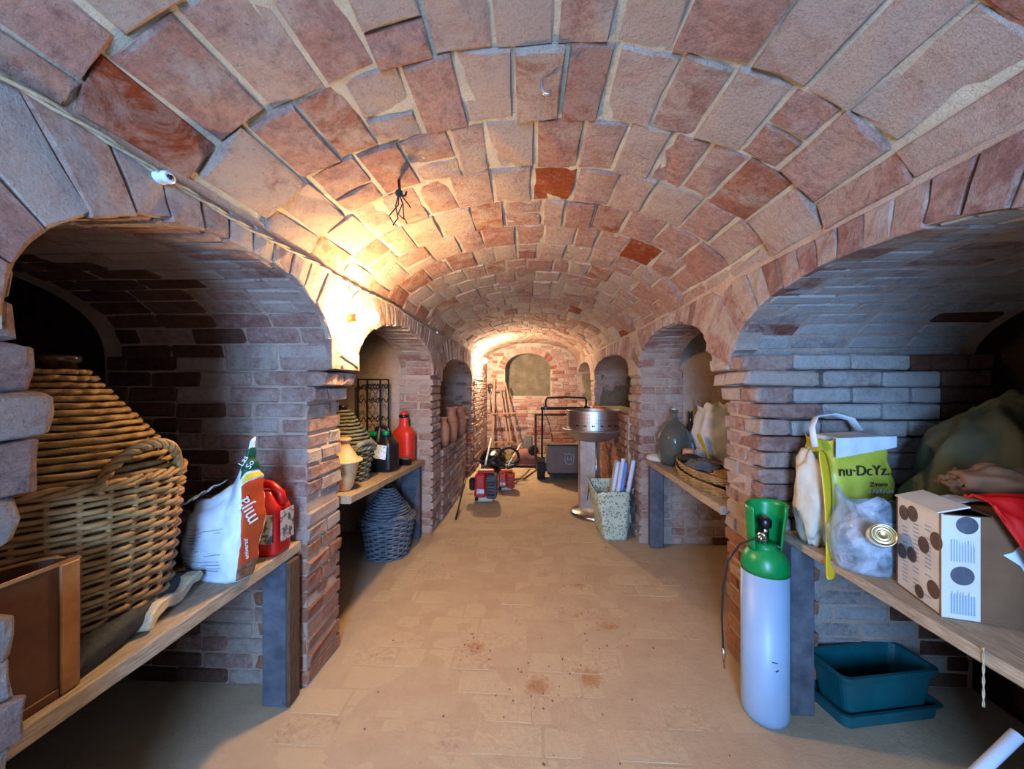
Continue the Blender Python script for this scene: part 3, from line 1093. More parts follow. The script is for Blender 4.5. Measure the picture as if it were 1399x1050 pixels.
M['brown_glass'] = plain('brown_glass', lin(60, 40, 26), lin(48, 32, 20), 6, 0.12)

m = NT('clear_plastic')
m.b.inputs['Base Color'].default_value = lin(206, 216, 228) + (1,)
m.b.inputs['Roughness'].default_value = 0.18
nz = m.noise(m.obj(), 16.0, 5, 0.6, 1.2)
m.bump(nz, 0.7, 0.02)
tr = m.n('ShaderNodeBsdfTransparent')
mxs = m.n('ShaderNodeMixShader')
m.l(m.ramp(nz, [(0.36, 0.10), (0.66, 0.42)]), mxs.inputs[0])
m.l(tr.outputs[0], mxs.inputs[1])
m.l(m.b.outputs[0], mxs.inputs[2])
m.l(mxs.outputs[0], m.out.inputs[0])
M['clear_plastic'] = m.m

m = NT('green_glass')
m.b.inputs['Base Color'].default_value = lin(196, 198, 180) + (1,)
m.b.inputs['Roughness'].default_value = 0.08
m.b.inputs['Transmission Weight'].default_value = 0.86
m.b.inputs['IOR'].default_value = 1.3
M['green_glass'] = m.m

m = NT('floral_print')
p = m.obj()
vo = m.n('ShaderNodeTexVoronoi')
m.l(p, vo.inputs['Vector'])
vo.inputs['Scale'].default_value = 44
sp = m.ramp(m.math('ADD', vo.outputs['Distance'], m.math('MULTIPLY', m.noise(p, 60, 3), 0.3)), [(0.44, 1.0), (0.54, 0.0)])
hue = m.ramp(m.noise(p, 30, 2), [(0.42, lin(70, 84, 48)), (0.5, lin(120, 130, 90)), (0.58, lin(110, 84, 100))])
m.l(m.mix(m.math('MULTIPLY', sp, 0.85), lin(206, 208, 176), hue), m.b.inputs['Base Color'])
m.b.inputs['Roughness'].default_value = 0.45
M['floral_print'] = m.m


def glow(name, col, power, area):
    m = NT(name)
    m.b.inputs['Base Color'].default_value = (0, 0, 0, 1)
    m.b.inputs['Emission Color'].default_value = col + (1,)
    m.b.inputs['Emission Strength'].default_value = power / (PI * area)
    return m.m


# ------------------------------------------------------------------ bulbs, cable, hook
def sphere_prof(r, n=10, z=0.0):
    return [(r * math.sin(PI * i / n), z - r * math.cos(PI * i / n)) for i in range(n + 1)]


def wall_lamp(label, loc, col, power, drop):
    t = thing('wall_lamp', label, 'lamp', loc, 0, 'bare bulbs on the left wall')
    rx = Matrix.Rotation(PI / 2, 3, 'Y')
    MB().lathe([(0.0, 0), (0.026, 0.0), (0.028, 0.006), (0.021, 0.012), (0.020, 0.045), (0.023, 0.05), (0.023, 0.058), (0.0, 0.058)], 20, rot=rx).obj('socket', M['rust_edge'], t)
    MB().lathe([(0.0, 0.055), (0.014, 0.055), (0.016, 0.066), (0.014, 0.08), (0.0, 0.08)], 16, rot=rx).obj('bulb_collar', M['porcelain'], t)
    r = 0.040
    MB().lathe([(0.0, 0.076)] + [(r * math.sin(a), 0.080 + r - r * math.cos(a)) for a in [0.5 + (PI - 0.5) * i / 10 for i in range(11)]], 20, rot=rx).obj('bulb', glow('bulb_light', col, power, 4 * PI * r * r), t)
    MB().tube([(0.012, 0.0, 0.02), (0.006, -0.006, 0.05), (0.012, 0.01, drop * .55), (0.0, 0.02, drop)], 0.004, 6).obj('cable', M['jute'], t)
    return t


wall_lamp('lit bare bulb on the left wall between the first and second arches', (-0.93, 1.90, 1.745), (1.0, 0.67, 0.32), BULB_POWER[0], 0.20)
wall_lamp('lit bare bulb far along the left wall, beside the end wall', (-0.925, 6.62, 1.84), (1.0, 0.80, 0.55), BULB_POWER[1], 0.09)

mb = MB()
pp = []
for i in range(130):
    y = 0.35 + i * 0.048
    pp.append((-0.915 + 0.002 * math.sin(i), y, 1.922 + 0.008 * math.sin(y * 3.1) - 0.006 * math.sin(y * 7)))
for ph in (0, PI):
    mb.tube([(a, b + 0.0, c) if False else (a + 0.0045 * math.cos(i * 1.5 + ph), b, c + 0.0045 * math.sin(i * 1.5 + ph)) for i, (a, b, c) in enumerate(pp)], 0.0042, 6)
mark(mb.obj('electric_cable', M['jute']), 'twisted cloth-covered cable running along the foot of the vault, left side', 'cable')


def insulator(label, loc, s=1.0, tilt=0.0):
    t = thing('cable_insulator', label, 'insulator', loc, 0, 'cable insulators')
    rm = Matrix.Rotation(PI / 2, 3, 'Y')
    MB().lathe([(0.0, 0), (.013 * s, 0), (.016 * s, .006 * s), (.010 * s, .013 * s), (.015 * s, .02 * s), (.013 * s, .027 * s), (.006 * s, .028 * s), (.005 * s, .022 * s), (0, .022 * s)], 16, rot=rm, sy=1.0, sx=.8).obj('spool', M['porcelain'], t)
    MB().lathe([(0, .018 * s), (.0042 * s, .018 * s), (.0042 * s, .031 * s), (0, .031 * s)], 8, rot=rm).obj('screw', M['black_iron'], t)


insulator('white porcelain insulator holding the cable above the first left arch', (-0.925, 0.905, 1.915), 1.25)
insulator('small white insulator on the cable past the second left arch', (-0.925, 3.66, 1.915), 1.0)

t = thing('ceiling_hook', 'dark iron hook with a knotted tuft of string hanging from the vault', 'hook', (-0.525, 1.50, 2.135))
MB().tube([(0.0, 0.0, 0.10), (0.0, 0.0, 0.07), (0.004, 0, 0.04), (0.014, 0.002, 0.018), (0.026, 0.002, 0.022), (0.030, 0.002, 0.036)], [0.006, 0.006, 0.0055, 0.005, 0.0045, 0.004], 8).obj('iron_hook', M['black_iron'], t)
mb = MB()
mb.lathe(sphere_prof(0.015, 8, 0.03), 12, wob=0.3)
mb.obj('knot', M['rubber'], t)
for k, (dx, dz, bend) in enumerate([(-.035, -.085, .01), (-.018, -.095, -.008), (.004, -.07, .012), (.022, -.085, .006), (.04, -.02, .0)]):
    MB().tube([(0, 0, .03), (dx * .4 + bend, .005, dz * .4 + .02), (dx * .8 - bend, .008 * k, dz * .8 + .01), (dx + bend, .005 * k, dz)], 0.0025, 6).obj('string', M['rubber'], t)

t = thing('iron_hook', 'small grey iron hook stuck in the crown of the vault', 'hook', (0.03, 1.112, 2.24))
MB().tube([(0, 0, .06), (0, 0, .02), (.006, 0, .004), (.018, 0, .0), (.024, 0, .012)], .0045, 8).obj('bent_rod', M['dull_steel'], t)


# ------------------------------------------------------------------ shelves
def shelf(label, sg, xf, xb, y0, y1, z, th, zadj=0.0, name='plank_shelf'):
    """front edge at sg*xf, top at z (z + zadj at the far end)"""
    t = thing(name, label, 'shelf', (0, 0, 0))
    mb = MB()
    n = 24
    cols = []
    for i in range(n + 1):
        u = i / n
        y = y0 + (y1 - y0) * u
        xo = xf + 0.006 * noise.noise(V((y * 4, z, 0))) + 0.003 * noise.noise(V((y * 17, z, 3)))
        zz = z + zadj * u
        cols.append([(sg * xo, y, zz - 0.004), (sg * (xo + .006), y, zz), (sg * xb, y, zz), (sg * xb, y, zz - th), (sg * (xo + .004), y, zz - th), (sg * xo, y, zz - th + .005)])
    vv = [q for c in cols for q in c]
    ff = []
    for i in range(n):
        for k in range(6):
            a, b = i * 6 + k, i * 6 + (k + 1) % 6
            ff.append((a, b, b + 6, a + 6) if sg < 0 else (b, a, a + 6, b + 6))
    ff += [tuple(range(6)), tuple(n * 6 + k for k in range(6))[::-1]]
    mb.add(vv, ff)
    mb.obj('board', M['wood_plank'], t)
    return t


ZL1, ZR1, ZL2, ZR2 = 0.685, 0.755, 0.755, 0.757
s1 = shelf('weathered plank shelf in the near left arch under the big wicker demijohn', -1, 1.062, 1.98, 0.40, 1.728, ZL1, 0.048)
MB().box((-1.122, 1.655, (ZL1 - .048) / 2), (0.105, 0.075, ZL1 - .050), bev=.006).obj('support_panel', M['slate'], s1)
MB().box((-1.058, 1.655, (ZL1 - .052) / 2), (0.018, 0.077, ZL1 - .056), bev=.004).obj('support_edge', M['dark_wood'], s1)
s2 = shelf('plank shelf in the near right arch under the dotted carton', 1, 1.10, 1.98, 0.30, 1.775, ZR1, 0.034)
MB().box((1.150, 1.72, (ZR1 - .034) / 2), (0.095, 0.07, ZR1 - .036), bev=.006).obj('support_panel', M['slate'], s2)
s3 = shelf('plank shelf in the second left arch under the black jerrycan', -1, 1.00, 1.95, 2.085, 3.585, ZL2 + .035, 0.045, -0.085)
MB().box((-1.11, 3.50, .325), (0.17, 0.06, .65), bev=.006).obj('support_panel', M['slate'], s3)
s4 = shelf('plank shelf in the second right arch under the flat wicker trays', 1, 1.01, 1.95, 2.11, 3.455, ZR2, 0.045)
MB().box((1.085, 3.41, (ZR2 - .045) / 2), (0.115, 0.07, ZR2 - .047), bev=.006).obj('support_panel', M['slate'], s4)


# ------------------------------------------------------------------ wicker demijohns
def weave(mb, prof, stakes, r, amp, seg=5, start=0, tw=0.0, flat=1.0, per=4):
    for k, (rad, z) in enumerate(prof):
        n = stakes * per
        pts = []
        for i in range(n):
            a = 2 * PI * i / n
            rr = rad + amp * math.cos(stakes / 2 * a + PI * (k + start)) + r * 0.25 * noise.noise(V((math.cos(a) * 5, math.sin(a) * 5, k * 3.1)))
            zz = z + r * 0.4 * noise.noise(V((math.cos(a) * 3, math.sin(a) * 3, k * 1.7)))
            pts.append((rr * math.cos(a), rr * math.sin(a), zz))
        mb.tube(pts, r * R.uniform(.85, 1.1), seg, closed=True, flat=flat)


def interp(prof, n):
    out = []
    ln = [0]
    for a, b in zip(prof, prof[1:]):
        ln.append(ln[-1] + math.hypot(a[0] - b[0], a[1] - b[1]))
    for i in range(n):
        t = ln[-1] * i / (n - 1)
        j = 0
        while j < len(ln) - 2 and ln[j + 1] < t:
            j += 1
        f = (t - ln[j]) / max(1e-9, ln[j + 1] - ln[j])
        out.append((prof[j][0] + (prof[j + 1][0] - prof[j][0]) * f, prof[j][1] + (prof[j + 1][1] - prof[j][1]) * f))
    return out


def demijohn(label, loc, rb_, rr_, hb, ht, mat, cmat, rows, crows, stakes, hang, glass=True, rz=0.0, sr=None, hgt=None):
    t = thing('wicker_demijohn', label, 'demijohn', loc, rz)
    sr = sr or hb / rows * 0.46
    mb = MB()
    weave(mb, interp([(rb_, sr), (rb_ * 1.07, hb * .4), (rr_, hb)], rows), stakes, sr, sr * 1.0)
    o = mb.obj('woven_basket', mat, t)
    mark(o, kind='stuff')
    mb = MB()
    for i in range(stakes):
        a = 2 * PI * (i + .5) / stakes
        mb.tube([(q * math.cos(a), q * math.sin(a), z) for q, z in interp([(rb_ * .985, .004), (rb_ * 1.06, hb * .4), (rr_ * .99, hb + sr)], 5)], sr * .95, 5)
    mark(mb.obj('basket_stakes', mat, t), kind='stuff')
    mb = MB()
    for ph in (0, 2.1, 4.2):
        n = 90
        mb.tube([((rr_ + sr * 1.0 * math.cos(i * .75 + ph)) * math.cos(2 * PI * i / n), (rr_ + sr * 1.0 * math.cos(i * .75 + ph)) * math.sin(2 * PI * i / n), hb + sr * 1.3 + sr * 1.1 * math.sin(i * .75 + ph)) for i in range(n)], sr * 1.0, 5, closed=True)
    mb.obj('rim', mat, t)
    for a0 in hang:
        mb = MB()
        hs = hgt or rr_ * .30
        wd = 0.42
        for ph in (0, 2.1, 4.2):
            pts = []
            n = 36
            for i in range(n + 1):
                u = i / n
                a = a0 + wd * math.cos(PI * u) * 1.0
                zz = hb - sr + hs * math.sin(PI * u)
                q = rr_ + .012 * math.sin(PI * u)
                pts.append(V((q * math.cos(a), q * math.sin(a), zz)) + V((math.cos(a0) * math.cos(i * .8 + ph), math.sin(a0) * math.cos(i * .8 + ph), math.sin(i * .8 + ph))) * sr * 1.1)
            mb.tube(pts, sr * 1.05, 6)
        mb.obj('handle', mat, t)
    mb = MB()
    weave(mb, interp([(rr_ * .99, hb + .004), (rr_ * .80, hb + (ht - hb) * .30), (rr_ * .46, hb + (ht - hb) * .70), (rr_ * .21, ht)], crows), stakes, sr * 1.15, sr * .35, start=1)
    mark(mb.obj('cone_cover', cmat, t), kind='stuff')
    mb = MB()
    mb.lathe([(0, .01), (rb_ * .93, .012), (rb_ * .98, hb * .4), (rr_ * .92, hb), (rr_ * .72, hb + (ht - hb) * .31), (rr_ * .38, hb + (ht - hb) * .72), (rr_ * .15, ht)], 30)
    mb.obj('inner_shell', M['dark_wood'], t)
    if glass:
        MB().lathe([(0.0, ht - .01), (rr_ * .15, ht - .01), (rr_ * .13, ht + rr_ * .10), (rr_ * .17, ht + rr_ * .12), (rr_ * .17, ht + rr_ * .18), (0.0, ht + rr_ * .18)], 16).obj('bottle_neck', M['brown_glass'], t)
    return t


demijohn('huge wicker demijohn with a straw cone top in the near left arch', (-1.385, 1.06, ZL1), .235, .275, .44, .755, M['wicker'], M['straw'], 26, 17, 30, [0.02], hgt=.115)
demijohn('greenish wicker demijohn behind the clay pot on the second left shelf', (-1.27, 2.53, ZL2 + .008), .155, .205, .22, .47, M['grey_wicker'], M['grey_wicker'], 13, 12, 20, [-.35], sr=.0085)
demijohn('grey wicker demijohn on the floor below the second left shelf', (-1.20, 3.16, 0.0), .165, .215, .30, .545, M['slate_wicker'], M['slate_wicker'], 15, 14, 22, [-.9], sr=.009)

# ------------------------------------------------------------------ near left shelf
t = thing('metal_bin', 'rusty brown open metal bin at the near end of the left shelf', 'bin', (-1.20, 0.757, ZL1))
mb = MB()
def dshape(z, o):
    pts = []
    hw, hd = 0.115 - o, 0.112 - o
    pts.append((hw, -hd, z))
    pts.append((hw, hd, z))
    for i in range(1, 10):
        a = PI * i / 10
        pts.append((hw - .02 - (hw * 2 - .03) * math.sin(a / 2) ** 1.0 * (1 - .35 * math.sin(a)) , hd * math.cos(a) if i < 10 else -hd, z))
    return pts
H = .305
oo, ii = dshape(0, 0), dshape(0, .004)
n = len(oo)
rows_ = [dshape(0, 0), dshape(H, 0), dshape(H, .004), dshape(.006, .004)]
vv = [q for r_ in rows_ for q in r_]
ff = [tuple(range(n))[::-1], tuple(3 * n + i for i in range(n))]
for j in range(3):
    for i in range(n):
        i2 = (i + 1) % n
        ff.append((j * n + i, j * n + i2, (j + 1) * n + i2, (j + 1) * n + i))
mb.add(vv, ff)
mb.obj('bin_body', M['rust_tin'], t)
MB().tube([V(q) + V((0, 0, H)) for q in oo], .005, 8, closed=True).obj('rolled_rim', M['rust_edge'], t)
MB().box((.117, .092, H / 2), (.007, .038, H - .006), bev=.002).obj('seam_strip', M['rust_edge'], t)
MB().box((.116, -.015, .012), (.006, .175, .022), bev=.002).obj('base_band', M['rust_tin'], t)

# brush with a long bristle head and a wavy wooden handle plate
t = thing('scrubbing_brush', 'dark long-bristled brush with a pale wavy wooden handle on the left shelf edge', 'brush', (-1.085, 0.912, ZL1), math.radians(106))
mb = MB()
def br(u, v):
    a = 2 * PI * u
    x = -.03 + .47 * v
    k = math.sin(PI * min(1, max(0, (v + .04) / 1.08))) ** .35
    rr = .046 * k
    q = .0 + rr
    return (x, .042 + 1.15 * rr * math.cos(a), max(0.0, .043 * k + 1.0 * rr * math.sin(a)))
mb.grid(br, 20, 26, wrap=True)
mb.obj('brush_head', M['bristle'], t)
mb = MB()
for i in range(420):
    u, v = R.random(), R.random()
    a = PI * (0.05 + .9 * u)
    p = V(br(a / 2 / PI, v))
    d = V((R.uniform(-.5, .5), math.cos(a), math.sin(a))).normalized() * R.uniform(.008, .02)
    s_ = V((.0014, .0006, 0))
    mb.add([p - s_ - d * .3, p + s_ - d * .3, p + d], [(0, 1, 2)])
mark(mb.obj('bristles', M['bristle'], t), kind='stuff')
mb = MB()
prof = [(.135, .012), (.15, .052), (.19, .066), (.25, .060), (.285, .046), (.31, .050), (.36, .064), (.41, .060), (.425, .040), (.40, .026), (.36, .034), (.325, .020), (.295, .010), (.26, .016), (.225, .030), (.18, .022), (.155, .004)]
mb.prism([(x, -.026, z) for x, z in prof], (0, .046, 0))
o = mb.obj('wooden_handle', M['pale_wood'], t)
o.modifiers.new('b', 'BEVEL').width = .005

# crumpled grey rag behind the sack
mb = MB()
def lump(cx, cy, cz, rx, ry, rz_, amp=.3, f=9.0, seed=0.0, zmin=0.0):
    def fn(u, v):
        a, b = 2 * PI * u, PI * (v - .5)
        d = V((math.cos(b) * math.cos(a), math.cos(b) * math.sin(a), math.sin(b)))
        k = 1 + amp * (noise.noise(d * 2.2 + V((seed, 0, 0))) + .5 * (0.5 - abs(noise.noise(d * 4.7 + V((0, seed, 0))))))
        return (cx + rx * d.x * k, cy + ry * d.y * k, max(zmin, cz + rz_ * d.z * k))
    return fn
mb.grid(lump(-1.47, 1.50, ZL1 + .09, .10, .07, .10, .5, seed=2, zmin=ZL1 + .001), 34, 22, wrap=True)
mark(mb.obj('crumpled_rag', M['grey_rag']), 'crumpled dirty grey rag between the big demijohn and the white sack', 'rag')

# white sack of soil with orange side strip
t = thing('potting_sack', 'half-empty white sack with an orange printed side, near left shelf', 'sack', (-1.172, 1.395, ZL1), math.radians(-10))
SW, SD = .130, .056
def sack(u, v):
    a = 2 * PI * u
    k = v
    ca, sa = math.cos(a), math.sin(a)
    ex = .42
    x = SW * math.copysign(abs(ca) ** ex, ca)
    y = SD * math.copysign(abs(sa) ** ex, sa)
    bul = 1 + .10 * math.sin(PI * min(1, k * 1.25)) - .08 * (k > .85)
    top = .262 + .105 * (x / SW + 1) / 2 + .008 * math.sin(x * 40)
    top += .155 * max(0, (x / SW - .45) / .55) ** 1.6
    pinch = 1 - .80 * max(0, (k - .70) / .30) ** 1.4 * (.15 + .85 * (x / SW + 1) / 2)
    z = top * k
    nz = .012 * noise.noise(V((x * 14, y * 14, z * 11))) + .010 * (.5 - abs(noise.noise(V((x * 22, y * 16, z * 24)))))
    lean = .03 * k * k
    low = 1 - .16 * (1 - min(1, k * 2.2)) ** 2
    return (x * bul * low + nz * .6 - .02 * max(0, k - .6) * (x > 0), y * bul * pinch * low + nz * math.copysign(1, sa) + lean, max(0, z + nz * (k > .05)))
mb = MB()
mb.grid(sack, 72, 34, wrap=True)
n_ = len(mb.v)
mb.f.append(tuple(range(72))[::-1]); mb.mi.append(0); mb.sm.append(False)
sk_ = solid(mb.obj('sack_body', M['white_plastic'], t), .0015)
mb = MB()
mb.grid(lambda u, v: (-SW * 1.06 + SW * .7 * u, -.062 + .13 * v, .258 + .035 * v + .050 * u + .012 * noise.noise(V((u * 6, v * 6, 4)))), 14, 10)
solid(mb.obj('folded_mouth', M['white_plastic'], t), .002)

def wrap_patch(u0, u1, v0, v1, off=.0025):
    def fn(s_, q):
        u = u0 + (u1 - u0) * s_
        v = v0 + (v1 - v0) * q
        p = V(sack(u % 1.0, v))
        pu = V(sack((u + .004) % 1.0, v)) - V(sack((u - .004) % 1.0, v))
        pv = V(sack(u % 1.0, min(1, v + .01))) - V(sack(u % 1.0, max(0, v - .01)))
        nn = pu.cross(pv)
        return p + (nn.normalized() * off if nn.length > 1e-9 else V())
    return fn
mb = MB(); mb.grid(wrap_patch(.925, 1.05, .12, .70), 8, 26); mb.obj('orange_strip', M['orange_print'], t)
mb = MB(); mb.grid(wrap_patch(.925, 1.05, .01, .12), 8, 6); mb.obj('brown_picture', M['brown_print'], t)
mb = MB(); mb.grid(wrap_patch(.93, 1.05, .71, .755), 8, 4); mb.obj('yellow_band', M['yellow_print'], t)
mb = MB(); mb.grid(wrap_patch(.90, 1.06, .775, .93), 10, 10); mb.obj('green_panel', M['green_print'], t)
mb = MB()
for k in range(16):
    v0 = .13 + k * .034
    if k % 5 == 4:
        continue
    mb.grid(wrap_patch(.66, .66 + R.uniform(.07, .12), v0, v0 + .008, .002), 8, 1)
mark(mb.obj('small_print', M['print_grey'], t), kind='stuff')
def surf_frame(u, v, off=.004):
    p = V(sack(u % 1, v))
    pu = (V(sack((u + .01) % 1, v)) - V(sack((u - .01) % 1, v))).normalized()
    pv = (V(sack(u % 1, min(1, v + .03))) - V(sack(u % 1, v - .03)))
    nn = pu.cross(pv).normalized()
    pv = nn.cross(pu).normalized()
    return p + nn * off, pu, pv, nn
p_, pu, pv, nn = surf_frame(.975, .50, .006)
text('mija', .075, t, M['white_ink'], p_, Matrix((pv, -pu, nn)).transposed(), sx=.85)
p_, pu, pv, nn = surf_frame(.975, .26, .006)
text('universale', .022, t, M['white_ink'], p_, Matrix((pv, -pu, nn)).transposed())
p_, pu, pv, nn = surf_frame(.97, .84, .007)
text('Las\nSo', .030, t, M['white_ink'], p_, Matrix((pu, pv, nn)).transposed())

# red jerrycan with label
def jerry(name, label, loc, sx, sy, h, mat, neck, rz=0.0, lab=None, sh=.74, ex=.35):
    t = thing(name, label, 'canister', loc, rz)
    def fn(u, v):
        a = 2 * PI * u
        ca, sa = math.cos(a), math.sin(a)
        k = 1.0
        z = v * h
        if v < .04:
            k = .93 + .07 * math.sin(PI / 2 * v / .04)
        if v > sh:
            q = (v - sh) / (1 - sh)
            k = 1 - (1 - neck) * (q ** 1.1)
        x = sx / 2 * math.copysign(abs(ca) ** ex, ca) * k
        y = sy / 2 * math.copysign(abs(sa) ** ex, sa) * k
        return (x, y, z)
    mb = MB()
    mb.grid(fn, 40, 28, wrap=True)
    mb.f.append(tuple(range(40))[::-1]); mb.mi.append(0); mb.sm.append(False)
    L0 = len(mb.v) - 40
    mb.f.append(tuple(L0 + i for i in range(40))); mb.mi.append(0); mb.sm.append(False)
    mb.obj('canister_body', mat, t)
    return t, fn


t, fn = jerry('red_jerrycan', 'red plastic jerrycan with a grey label behind the white sack', (-1.165, 1.605, ZL1), .205, .12, .265, M['red_plastic'], .55, lab=None)
MB().tube([(-.06, 0, .235), (-.055, 0, .285), (-.02, 0, .303), (.045, 0, .290), (.085, 0, .255), (.095, 0, .21)], [.018, .017, .016, .016, .018, .02], 10).obj('handle', M['red_plastic'], t)
MB().lathe([(0, .25), (.028, .25), (.028, .285), (.024, .292), (0, .292)], 16, c=(-.075, .0, 0)).obj('screw_cap', M['black_plastic'], t)
MB().box((.1145, .0, .125), (.003, .085, .13)).obj('side_label', M['grey_label'], t)
MB().box((.045, -.0685, .12), (.10, .003, .12)).obj('front_label', M['grey_label'], t)

# ------------------------------------------------------------------ second left arch
t = thing('clay_pot', 'pale clay pot with a wide flange, half hidden by the first left pier', 'pot', (-1.115, 2.22, ZL2 + .027))
MB().lathe([(0, 0), (.045, 0), (.062, .03), (.078, .10), (.092, .160), (.100, .168), (.106, .176), (.100, .186), (.085, .195), (.060, .235), (.042, .262), (.038, .285), (.046, .295), (.052, .30), (.046, .31), (.034, .312), (.030, .29), (.0, .27)], 36).obj('pot_body', M['pale_terracotta'], t)
MB().lathe([(.100, .166), (.112, .172), (.113, .182), (.100, .19), (.098, .178)], 36).obj('flange', M['pale_terracotta'], t)

t = thing('wine_rack', 'black metal wine rack with wavy rails against the alcove wall', 'rack', (-1.385, 3.22, .712), math.radians(-4))
for x in (-.10, .10):
    for y in (0.0, .16):
        MB().box((x, y, .375), (.013, .013, .75), bev=.002).obj('post', M['black_iron'], t)
for y in (0, .16):
    MB().box((0, y, .744), (.20, .012, .012), bev=.002).obj('top_bar', M['black_iron'], t)
for x in (-.10, .10):
    MB().box((x, .08, .744), (.012, .16, .012), bev=.002).obj('top_bar', M['black_iron'], t)
for z in (.08, .24, .40, .56, .68):
    for y in (0, .16):
        MB().tube([(-.10 + .20 * i / 40, y, z + .018 * math.cos(i / 40 * 2 * PI * 4)) for i in range(41)], .0042, 6).obj('wavy_rail', M['black_iron'], t)

t, fn = jerry('black_jerrycan', 'black plastic jerrycan with green caps and a white label', (-1.155, 2.93, .748), .225, .17, .30, M['black_plastic'], .42, rz=math.radians(-8), sh=.68, ex=.4)
MB().tube([(-.06, 0, .262), (-.05, 0, .318), (0, 0, .335), (.05, 0, .318), (.065, 0, .262)], [.017, .016, .015, .016, .017], 10).obj('handle', M['black_plastic'], t)
MB().lathe([(0, -.045), (.019, -.045), (.021, -.04), (.021, .04), (.019, .045), (0, .045)], 14, c=(-.062, -.058, .285), rot=(0, PI / 2, 0)).obj('green_spout', M['green_plastic'], t)
MB().lathe([(0, -.02), (.022, -.02), (.024, 0), (.02, .022), (0, .022)], 14, c=(.055, -.045, .292), rot=(PI / 2.4, 0, 0)).obj('green_cap', M['green_plastic'], t)
MB().tube([(.0, -.035, .33), (.006, -.06, .30), (.01, -.078, .262), (.012, -.084, .225)], [.008, .009, .010, .008], 8).obj('pour_tube', M['grey_rag'], t)
MB().box((.028, -.0865, .155), (.10, .003, .105), rot=(0, math.radians(6), 0)).obj('white_label', M['white_label'], t)
mb = MB()
mb.tube([(-.15, -.01, .21), (-.16, -.03, .25), (-.14, -.04, .285), (-.11, -.04, .30), (-.09, -.03, .285), (-.085, -.04, .25), (-.12, -.05, .235), (-.15, -.03, .235)], .007, 8)
mb.obj('hose_loop', M['cream'], t)

t = thing('red_canister', 'orange-red upright canister with a narrow neck on the second left shelf', 'canister', (-1.155, 3.43, .7145), math.radians(-10))
def rc(u, v):
    a = 2 * PI * u
    ca, sa = math.cos(a), math.sin(a)
    z = .42 * v
    k = 1.0
    if v < .06:
        k = .9 + .1 * v / .06
    if v > .60:
        q = min(1, (v - .60) / .22)
        k = 1 - .56 * (q * q * (3 - 2 * q))
    e = .5 if v < .7 else .8
    dent = .05 * math.cos(3 * a) * math.sin(PI * v) * .3
    return (.092 * k * math.copysign(abs(ca) ** e, ca) * (1 + dent), .075 * k * math.copysign(abs(sa) ** e, sa), z)
mb = MB(); mb.grid(rc, 36, 34, wrap=True)
mb.f.append(tuple(range(36))[::-1]); mb.mi.append(0); mb.sm.append(False)
mb.f.append(tuple(34 * 36 + i for i in range(36))); mb.mi.append(0); mb.sm.append(False)
mb.obj('canister_body', M['orange_red'], t)
MB().lathe([(.0, .40), (.044, .40), (.045, .425), (.0, .425)], 18).obj('neck_ring', M['black_plastic'], t)
MB().lathe([(.0, .42), (.034, .42), (.032, .445), (.010, .452), (.009, .47), (0, .47)], 18).obj('screw_cap', M['orange_red'], t)
t = thing('small_box', 'small black box in front of the orange-red canister', 'box', (-1.085, 3.235, .7255), math.radians(-8))
MB().box((0, 0, .026), (.105, .06, .052), bev=.004).obj('box_body', M['black_plastic'], t)
MB().box((0, 0, .056), (.109, .064, .008), bev=.002).obj('box_lid', M['grey_board'], t)

# terracotta jars on the parapet
def jar(label, loc, prof, mat):
    t = thing('terracotta_jar', label, 'jar', loc, 0, 'terracotta jars on the left parapet')
    MB().lathe(prof, 30).obj('jar_body', mat, t)
    return t


jar('narrow pinkish jar nearest the pier on the left parapet', (-.975, 4.22, .737), [(0, 0), (.05, 0), (.066, .08), (.07, .19), (.05, .25), (.036, .27), (.036, .30), (.062, .305), (.062, .315), (.03, .318), (.028, .27), (0, .26)], M['terracotta'])
jar('tall terracotta jar with a wide collar, middle one on the left parapet', (-.965, 4.58, .737), [(0, 0), (.06, 0), (.075, .06), (.082, .22), (.074, .275), (.058, .31), (.056, .36), (.066, .395), (.07, .40), (.066, .408), (.05, .405), (.046, .33), (0, .30)], M['terracotta'])
t = jar('flanged terracotta jar with a neck, last one on the left parapet', (-.955, 5.10, .737), [(0, 0), (.055, 0), (.07, .05), (.092, .20), (.098, .235), (.07, .29), (.055, .315), (.055, .36), (.075, .375), (.075, .385), (.05, .385), (.046, .31), (0, .28)], M['terracotta'])
MB().lathe([(.094, .218), (.122, .226), (.123, .24), (.096, .25), (.094, .235)], 30).obj('flange', M['terracotta'], t)

# ------------------------------------------------------------------ far end: trestle, loppers, garden machines
def bar(p, q, wx, wy, mat, parent, name):
    p, q = V(p), V(q)
    d = q - p
    z = d.normalized()
    x = V((1, 0, 0))
    x = (x - z * x.dot(z)).normalized()
    y = z.cross(x)
    rm = Matrix((x, y, z)).transposed()
    return MB().box((p + q) / 2, (wx, wy, d.length), rot=rm, bev=min(wx, wy) * .15).obj(name, mat, parent)


